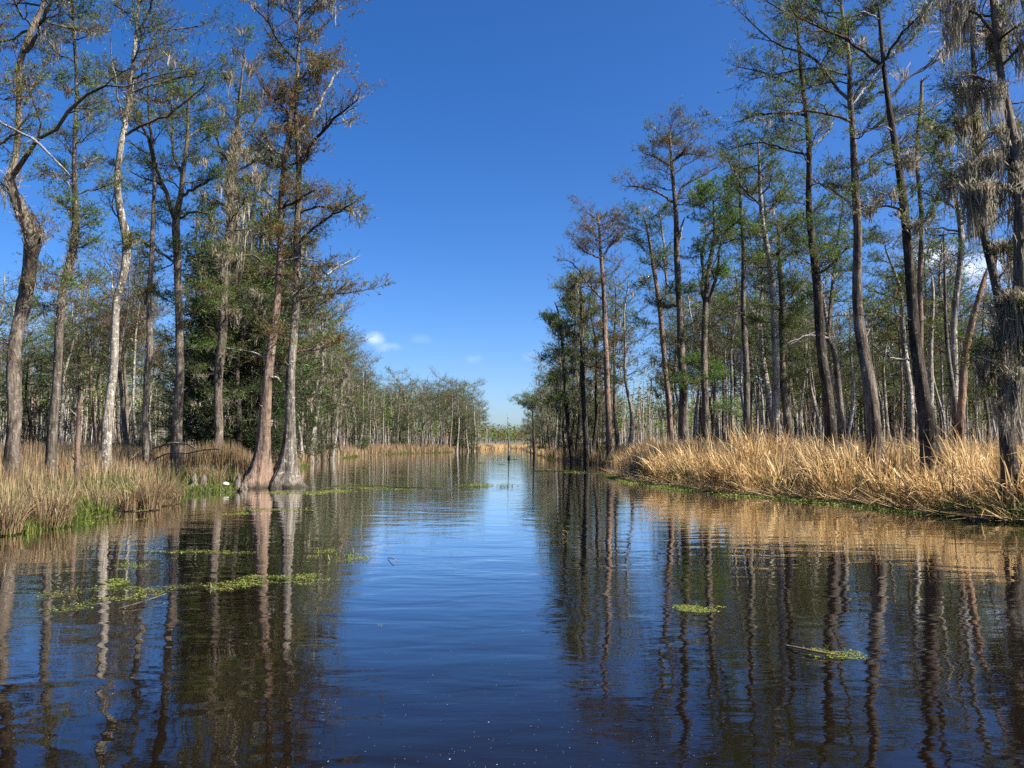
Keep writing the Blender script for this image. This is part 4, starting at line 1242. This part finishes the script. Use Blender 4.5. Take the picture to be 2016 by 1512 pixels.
def brown_grass():
    g = Geo()
    # left bank, near
    n = 60000
    y = 14 + 46 * rng.random(n) ** 1.35
    d = .15 + 22 * rng.random(n) ** 1.5
    x = bank_l(y) - d
    cove = (y > 24.4) & (y < 32.5) & (d < 3.2)
    ok = in_view(x, y) & ~cove & (vnoise(x, y, 1.3, 31) + d * .5 > .7)
    x, y, d = x[ok], y[ok], d[ok]
    h = np.interp(d, [0, 1., 3., 8], [.2, .42, .98, 1.55]) * (1 + .22 * vnoise(x, y, 1.1, 33)) * rng.uniform(.55, 1.1, len(x))
    stems(g, x, y, h, .0030 + .00018 * y + rng.uniform(0, .003, len(x)), 0, .12, .22, 5)
    # arching tussocks on the left water edge
    for px, Yd, k in [(300, 20.6, 420), (320, 22.0, 380), (262, 20.3, 240), (118, 16.4, 420), (95, 16.0, 260), (20, 15.0, 200), (205, 19.4, 120), (340, 22.6, 260), (430, 30.5, 240), (395, 31.2, 240)]:
        cx = (px - 1008) / F * Yd
        a = rng.uniform(0, 6.28, k); rr = .28 * np.sqrt(rng.random(k))
        bx, by = cx + rr * np.cos(a), Yd + rr * np.sin(a)
        base = np.stack([bx, by, np.maximum(ground_z(bx, by), 0) + .02], 1)
        blades(g, base, rng.uniform(.35, 1.0, k), a + rng.normal(size=k) * .6, np.abs(rng.normal(size=k)) * .2, np.abs(rng.normal(size=k)) * 1.0 + .15, rng.uniform(.004, .009, k), 0, 7, .15)
    # right bank, behind the cattails
    n = 30000
    y = 17 + 43 * rng.random(n) ** 1.1
    d = 2.6 + 20 * rng.random(n) ** 1.4
    x = bank_r(y) + d
    ok = in_view(x, y)
    x, y, d = x[ok], y[ok], d[ok]
    stems(g, x, y, rng.uniform(1.0, 1.85, len(x)), .0032 + .00018 * y + rng.uniform(0, .003, len(x)), 0, .08, .15, 4)
    # both banks farther off
    for side in (0, 1):
        n = 34000
        y = 36 + 290 * rng.random(n) ** 2.5
        d = .1 + 9 * rng.random(n) ** 1.3
        x = bank_l(y) - d if side == 0 else bank_r(y) + d
        ok = in_view(x, y)
        x, y, d = x[ok], y[ok], d[ok]
        pale = (vnoise(x, y, .09, 41) > (.25 if side == 0 else -.2)) & (y > 85)
        h = rng.uniform(.9, 1.75, len(x)) * (1 + .15 * vnoise(x, y, .5, 43)) * np.interp(d, [0, 1.2], [.6, 1])
        stems(g, x, y, h, .004 + .00022 * y, np.where(pale, 1, 0), .1, .2, 4)
    n = 9000
    x = rng.uniform(-60, 45, n); y = rng.uniform(262, 330, n)
    ok = bank_dist(x, np.minimum(y, 284)) > .5
    ok |= y > 286
    stems(g, x[ok], y[ok], rng.uniform(1.2, 2.0, ok.sum()), .05 + 0 * x[ok], 1, .1, .2, 4)
    o = link('marsh_grass', g.mesh('marsh_grass', [M['brownreed'], M['straw']]))
    tag(o, 'tall dry reddish-brown marsh grass covering both banks', 'marsh grass', kind='stuff')


brown_grass()


def green_grass():
    g = Geo()
    n = 40000
    y = 13.5 + 20 * rng.random(n)
    d = -.05 + 3.6 * rng.random(n) ** 1.2
    x = bank_l(y) - d
    ok = in_view(x, y) & ((vnoise(x, y, 1.0, 51) > -.35) | ((y > 24) & (y < 33)))
    x, y, d = x[ok], y[ok], d[ok]
    cove = (y > 24) & (y < 33)
    stems(g, x, y, rng.uniform(.08, .42, len(x)) * np.where(cove, .5, 1), .005 + .00022 * y, 0, .35, .8, 4)
    n = 5000
    y = 14 + 40 * rng.random(n) ** 1.3
    d = .8 + 10 * rng.random(n) ** 1.3
    x = bank_l(y) - d
    ok = in_view(x, y)
    stems(g, x[ok], y[ok], rng.uniform(.3, .95, ok.sum()), .0045 + .0002 * y[ok], 1, .15, .4, 5)
    # bright tufts at the right edge and low plants along the far waterlines
    n = 2600
    y = rng.uniform(15.5, 19.5, n); x = bank_r(y) + rng.uniform(-.1, 2.2, n)
    stems(g, x, y, rng.uniform(.15, .6, n), .006 + .0002 * y, 0, .25, .6, 5)
    n = 9000
    y = 44 + 120 * rng.random(n) ** 1.6
    sd = rng.random(n) < .5
    x = np.where(sd, bank_l(y) - rng.uniform(-.3, .6, n), bank_r(y) + rng.uniform(-.3, .6, n))
    ok = vnoise(x, y, .25, 57) > .0
    stems(g, x[ok], y[ok], rng.uniform(.08, .4, ok.sum()), .004 + .00024 * y[ok], 0, .4, .8, 4)
    o = link('green_marsh_grass', g.mesh('green_marsh_grass', [M['grass'], M['reedgreen']]))
    tag(o, 'short bright green grass growing along the water edges', 'grass', kind='stuff')


green_grass()


# ------------------------------------------------------------------ floating weed, one object for each raft
def raft(label, spots, stems_n=0, mat='weed', dens=1., name='duckweed_mat', lift=.012):
    """spots: list of pixel ellipses (cx, cy, rx, ry)"""
    g = Geo()
    c0 = on_water(*spots[0][:2])
    for cx, cy_, rx, ry in spots:
        c = on_water(cx, cy_)
        wx = rx * m_per_px(c[1])
        wy = max((on_water(cx, cy_ - ry)[1] - on_water(cx, cy_ + ry)[1]) * .5, .04)
        s = .010 + .0011 * c[1]
        n = int(min(7000, dens * .55 * wx * wy * 3.14 / (s * s)))
        a = rng.uniform(0, 6.28, n); r = np.sqrt(rng.random(n))
        x, y = c[0] + wx * r * np.cos(a), c[1] + wy * r * np.sin(a)
        sc = 6.5 / max(wx, .3)
        keep = vnoise(x * sc * .35, (y - c[1]) * sc * min(wx / wy, 4.) * .45, 1., int(cx)) + rng.normal(size=n) * .22 > -.28 + 1.0 * r ** 2
        x, y = x[keep], y[keep]
        n = len(x)
        if n == 0: continue
        an = rng.uniform(0, 6.28, n)
        pos = np.stack([x, y, rng.uniform(.003, lift, n)], 1)
        d = np.stack([np.cos(an), np.sin(an), rng.normal(size=n) * .08], 1)
        L = s * rng.uniform(.8, 2.2, n); W = s * rng.uniform(.22, .5, n)
        dn = nrm(d)
        side = nrm(np.stack([-dn[:, 1], dn[:, 0], rng.normal(size=n) * .25], 1)) * W[:, None]
        mid = pos + dn * (L * .5)[:, None]
        V = np.stack([pos, mid - side, pos + dn * L[:, None], mid + side], 1)
        V[..., 2] = np.maximum(V[..., 2], .002)
        g.add(V, np.arange(n * 4).reshape(-1, 4), rng.choice([0, 1, 2], n, p=[.78, .14, .08]))
        if stems_n:
            k = max(1, stems_n // 3)
            a = rng.uniform(0, 6.28, k); r = np.sqrt(rng.random(k)) * .7
            b = np.stack([c[0] + wx * r * np.cos(a), c[1] + wy * r * np.sin(a), np.zeros(k)], 1)
            blades(g, b, rng.uniform(.03, .13, k), rng.uniform(0, 6.28, k), np.abs(rng.normal(size=k)) * .5, np.abs(rng.normal(size=k)) * 1.2, np.full(k, s * .25), 0, 4)
    o = link(name, None, None, c0)
    tag(link('leaves', g.mesh('leaves', [M[mat], M['olive'], M['litter']], False, c0), o), kind='stuff')
    tag(o, label, 'water weed', 'floating rafts of green weed')
    return o


raft('pointed bright green weed raft alone on the right water', [(1378, 1201, 70, 9), (1350, 1198, 40, 6)], 6, dens=4.5)
raft('green weed raft holding a thin orange stick, lowest on the right water', [(1640, 1290, 62, 14), (1610, 1284, 34, 7)], 26, dens=2.8)
raft('large loose weed raft scattered over the blue reflection at left', [(200, 1168, 130, 16), (270, 1172, 90, 12), (150, 1190, 70, 16), (320, 1160, 60, 8)], 8, dens=.9)
raft('smooth bright yellow-green weed patch across the pale trunk reflection', [(218, 1148, 42, 8)], 0, dens=4.0)
raft('long pointed weed raft crossing the reflections of the flared pair', [(470, 1150, 85, 10), (555, 1138, 85, 11), (620, 1146, 70, 6), (430, 1160, 40, 5)], 14, dens=1.5)
raft('green weed raft with a thin upright stalk left of the open water', [(668, 1097, 62, 11), (700, 1103, 40, 9), (640, 1086, 30, 5)], 30, dens=1.3)
raft('thin weed streak before the brown grass tussock at left', [(330, 1086, 120, 4), (440, 1088, 70, 4)], 4, dens=1.1)
raft('small weed tangle with dry grass stalks at left', [(262, 1116, 34, 7), (240, 1112, 30, 4)], 18, dens=1.0)
raft('thin weed streak at the left bank foot', [(180, 1028, 60, 4), (250, 1022, 50, 3)], 0, dens=1.0)
raft('weed mat reaching right from the flared cypress feet', [(600, 970, 90, 4), (560, 968, 40, 3), (680, 966, 60, 3)], 6, dens=1.6)
raft('faint weed streaks below the flared cypress feet', [(520, 1002, 62, 4), (590, 1004, 40, 3), (470, 1012, 40, 3)], 4, dens=1.2)
raft('long weed line across the middle water', [(680, 957, 40, 5), (730, 959, 60, 4), (780, 961, 60, 3.5), (840, 961, 40, 3)], 26, dens=1.6)
raft('leafy green weed clump with twigs at mid channel', [(920, 957, 30, 4), (950, 957, 30, 5), (1000, 958, 26, 4)], 60, dens=1.8, lift=.08)
raft('green weed tongue off the turn of the right bank', [(1065, 926, 24, 3), (1110, 928, 50, 2.5), (1150, 930, 40, 2.5)], 14, dens=1.8)
raft('small weed patch on the cattail reflection', [(1385, 1040, 22, 5), (1350, 1035, 30, 3)], 4, dens=.9)
raft('tiny sprig of floating weed in the open water', [(750, 1232, 14, 5)], 0, dens=.35)
raft('small weed patch in the dark reflection at lower left', [(105, 1478, 16, 5), (75, 1500, 12, 5)], 0, dens=.3)
raft('dim weed flecks far up the channel', [(985, 915, 14, 1.6), (945, 912, 12, 1.2), (1010, 904, 14, 1.2)], 0, dens=1.2)
raft('pale weed flecks low on the right water', [(1925, 1200, 26, 5), (1910, 1216, 20, 4)], 0, dens=.25)


def bank_weed():
    g = Geo()
    n = 15000
    y = 18.5 + 26 * rng.random(n)
    d = -1.25 * rng.random(n) ** .8 * np.interp(y, [18, 21, 26, 34, 44], [.35, .8, 1., 1.1, .8]) + .25
    x = bank_r(y) + d
    keep = vnoise(x, y, 1.4, 71) + rng.normal(size=n) * .3 > -.35 - d * .1
    x, y = x[keep], y[keep]; n = len(x)
    an = rng.uniform(0, 6.28, n)
    pos = np.stack([x, y, np.maximum(ground_z(x, y), 0) + rng.uniform(.004, .05, n)], 1)
    leaves(g, pos, np.stack([np.cos(an), np.sin(an), rng.normal(size=n) * .35], 1), rng.uniform(.03, .09, n), rng.uniform(.008, .02, n), 0)
    c0 = on_water(1500, 985)
    o = link('duckweed_mat', None, None, c0)
    tag(link('leaves', g.mesh('leaves', [M['weed']], False, c0), o), kind='stuff')
    tag(o, 'long green weed fringe along the foot of the cattails', 'water weed', 'floating rafts of green weed')


bank_weed()


# ------------------------------------------------------------------ small things
def tube_thing(name, label, cat, pts, rads, mat, k=7, n=14, lump=.12, part=None):
    C = catmull(np.concatenate([np.asarray(pts, float), np.asarray(rads, float)[:, None]], 1), n)
    g = Geo()
    r = C[:, 3].copy(); r[0] *= .5; r[-1] *= .35
    base = C[0, :3].copy()
    tubes(g, C[None, :, :3], r[None], k, 0, 1 + lump * rng.normal(size=(1, n, k)))
    o = link(name, g.mesh(name, [M[mat]], True, base), None, base)
    return tag(o, label, cat)


def wp(px, py, z=.0):
    return on_water(px, py, z)


tube_thing('floating_stick', 'thin orange-brown stick lying across the lowest right weed raft', 'stick', [wp(1545, 1270, .02), wp(1600, 1281, .03), wp(1660, 1291, .02)], [.008, .009, .006], 'orange', 6, 12, .05)
tube_thing('floating_twig', 'thin bent twig at the tip of the pointed weed raft', 'stick', [wp(1300, 1188, .01), wp(1320, 1192, .04), wp(1345, 1199, .01)], [.004, .005, .003], 'grey', 5, 10, .05)
tube_thing('floating_stick', 'pale stick sloping through the loose weed raft at left', 'stick', [wp(233, 1198, .01), wp(270, 1188, .03), wp(330, 1168, .05)], [.007, .008, .004], 'brown', 6, 12, .08)
tube_thing('upright_stalk', 'dry stalk standing in the weed raft left of the open water', 'stalk', [wp(667, 1106, 0), wp(667, 1106, 0) + (0.01, 0, .12), wp(667, 1106, 0) + (.06, 0, .34)], [.006, .006, .004], 'orange', 5, 8, .05)
tube_thing('curled_reed', 'curled dead reed making a small orange loop on the water', 'dead reed',
           [wp(1112, 1056, 0), wp(1106, 1056, 0) + (0, 0, .06), wp(1108, 1056, 0) + (0, 0, .10), wp(1114, 1056, 0) + (0, 0, .09), wp(1118, 1056, 0) + (0, 0, .04), wp(1116, 1056, 0)], [.008] * 6, 'orange', 6, 18, .05)
tube_thing('floating_twig', 'thin dark twig drifting right of the stalk weed raft', 'stick', [wp(763, 1098, .01), wp(775, 1100, .05), wp(786, 1108, .01)], [.006, .006, .004], 'brown', 5, 8)
tube_thing('drowned_stump', 'small dark stump at the foot of the bare pole in the gap', 'stump', [wp(1002, 904) + (0, 0, -.2), wp(1002, 904) + (0, 0, .25), wp(1002, 904) + (.03, 0, .5)], [.16, .13, .06], 'dark', 9, 9, .14)
tube_thing('leaning_stake', 'thin dark stake rising from the water before the right reeds', 'stake', [wp(1878, 1014) + (0, 0, -.2), wp(1878, 1014) + (.01, 0, .7), wp(1878, 1014) + (.03, 0, 1.45)], [.012, .012, .008], 'dark', 6, 10, .06)
yd = 33.
tube_thing('fallen_branch', 'upper dark fallen branch between the thin bent trunk and the forked cypress', 'branch', [at(298, 883, yd), at(320, 877, yd - .3), at(345, 872, yd - .8), at(372, 876, yd - 1), at(388, 886, yd - 1.2)], [.03, .045, .05, .035, .02], 'brown', 7, 16, .12)
tube_thing('fallen_branch', 'lower dark fallen branch reaching right past the forked cypress', 'branch', [at(300, 907, yd), at(330, 893, yd - .5), at(365, 892, yd - 1), at(400, 886, yd - 1.2), at(440, 884, yd - 1)], [.025, .035, .04, .03, .02], 'brown', 7, 16, .12)
tube_thing('leaning_stick', 'thin stick leaning in the brown grass right of the pale bent cypress', 'stick', [at(255, 908, 27), at(264, 898, 27), at(273, 888, 27.2)], [.02, .02, .012], 'brown', 6, 8, .08)
tube_thing('fallen_log', 'short pale log lying in the thicket left of the flared pair', 'log', [at(446, 888, 39), at(462, 892, 38.6), at(480, 899, 38.2)], [.07, .08, .05], 'grey', 8, 12, .1)
for label, px, Yd, h, r in [('tallest cypress knee on the green bank left of the flared pair', 470, 29.0, .62, .13), ('small cypress knee close beside the reddish flared foot', 484, 30.2, .5, .1),
                            ('blunt cypress knee among fallen reeds at the green bank left', 384, 28.6, .55, .17), ('broad knobbly cypress knee on the green bank middle', 402, 28.9, .5, .2),
                            ('low cypress knee at the waterline by the flared pair', 478, 28.7, .3, .09)]:
    x = (px - 1008) / F * Yd
    z = max(float(ground_z(x, Yd)), 0.)
    tube_thing('cypress_knee', label, 'cypress knee', [(x, Yd, z - .1), (x + .02, Yd, z + h * .3), (x + .05, Yd, z + h * .7), (x + .06, Yd, z + h)], [r * 1.7, r * .95, r * .55, r * .2], 'grey', 11, 12, .2)

# white lump on the green bank
x, yy = (448 - 1008) / F * 29.2, 29.2
g = Geo()
Pz = np.linspace(0, 1, 7)
tubes(g, np.stack([np.full(7, x), np.full(7, yy), .16 + Pz * .16], 1)[None], (np.sin(Pz * np.pi) ** .6 * .13 + .004)[None], 10, 0, 1 + .12 * rng.normal(size=(1, 7, 10)))
mw, nt, out = new_mat('white_lump')
b = nt.nodes.new('ShaderNodeBsdfPrincipled')
cw = ramp(nt, noise(nt, nt.nodes.new('ShaderNodeTexCoord').outputs['Object'], 12), [(.3, (.35, .35, .30)), (.7, (.6, .6, .54))])
nt.links.new(cw, b.inputs['Base Color']); b.inputs['Roughness'].default_value = .6
nt.links.new(b.outputs[0], out.inputs['Surface'])
o = link('white_float', g.mesh('white_float', [mw], True, (x, yy, .16)), None, (x, yy, .16))
tag(o, 'small white rounded lump lying on the bright green bank', 'float')

# palmetto fans behind the left grass
def palmetto(px, Yd, label, n=11, s=1.):
    x = (px - 1008) / F * Yd
    z = float(ground_z(x, Yd))
    root = link('palmetto', None, None, (x, Yd, z))
    tag(root, label, 'palmetto')
    for k in range(n):
        a = k * 2.4 + rng.normal() * .3
        el = rng.uniform(.5, 1.3)
        d = np.array([math.cos(a) * math.cos(el), math.sin(a) * math.cos(el), math.sin(el)])
        L = rng.uniform(.9, 1.5) * s
        g = Geo()
        st = np.linspace(0, 1, 4)[:, None] * d * L
        tubes(g, st[None], np.full((1, 4), .014), 4, 0)
        u = nrm(np.cross(d, (0, 0, 1.)))
        nb = 16
        an = np.linspace(-1.9, 1.9, nb)
        bd = np.cos(an)[:, None] * d + np.sin(an)[:, None] * u
        pl = rng.uniform(.45, .6, nb) * s
        leaves(g, np.repeat((d * L)[None], nb, 0), bd + np.array([0, 0, -.15]), pl, np.full(nb, .035 * s), 0)
        link('fan_leaf', g.mesh('fan_leaf', [M['green']]), root)


palmetto(385, 44, 'green fan palmetto seen beyond the fallen branches', 12, 1.1)
palmetto(250, 52, 'green fan palmetto in the wood right of the bright bent cypress', 10, 1.2)

# pale specks drifting on the near water
g = Geo()
n = 240
px, py = rng.normal(1000, 190, n), 1512 - 270 * rng.random(n) ** 1.2
px[:90] = rng.uniform(20, 1700, 90)
P = np.array([on_water(a, b_, .003) for a, b_ in zip(px, py)])
an = rng.uniform(0, 6.28, n)
s = rng.uniform(.002, .005, n) * (1 + (rng.random(n) < .06) * 1.6)
d = np.stack([np.cos(an), np.sin(an), 0 * an], 1); sd = np.stack([-np.sin(an), np.cos(an), 0 * an], 1) * (s * .5)[:, None]
V = np.stack([P, P + d * s[:, None] * .5 - sd, P + d * s[:, None], P + d * s[:, None] * .5 + sd], 1)
g.add(V, np.arange(n * 4).reshape(-1, 4))
o = link('floating_specks', g.mesh('floating_specks', [mw]))
tag(o, 'pale specks of pollen and foam drifting on the near water', 'specks', kind='stuff')
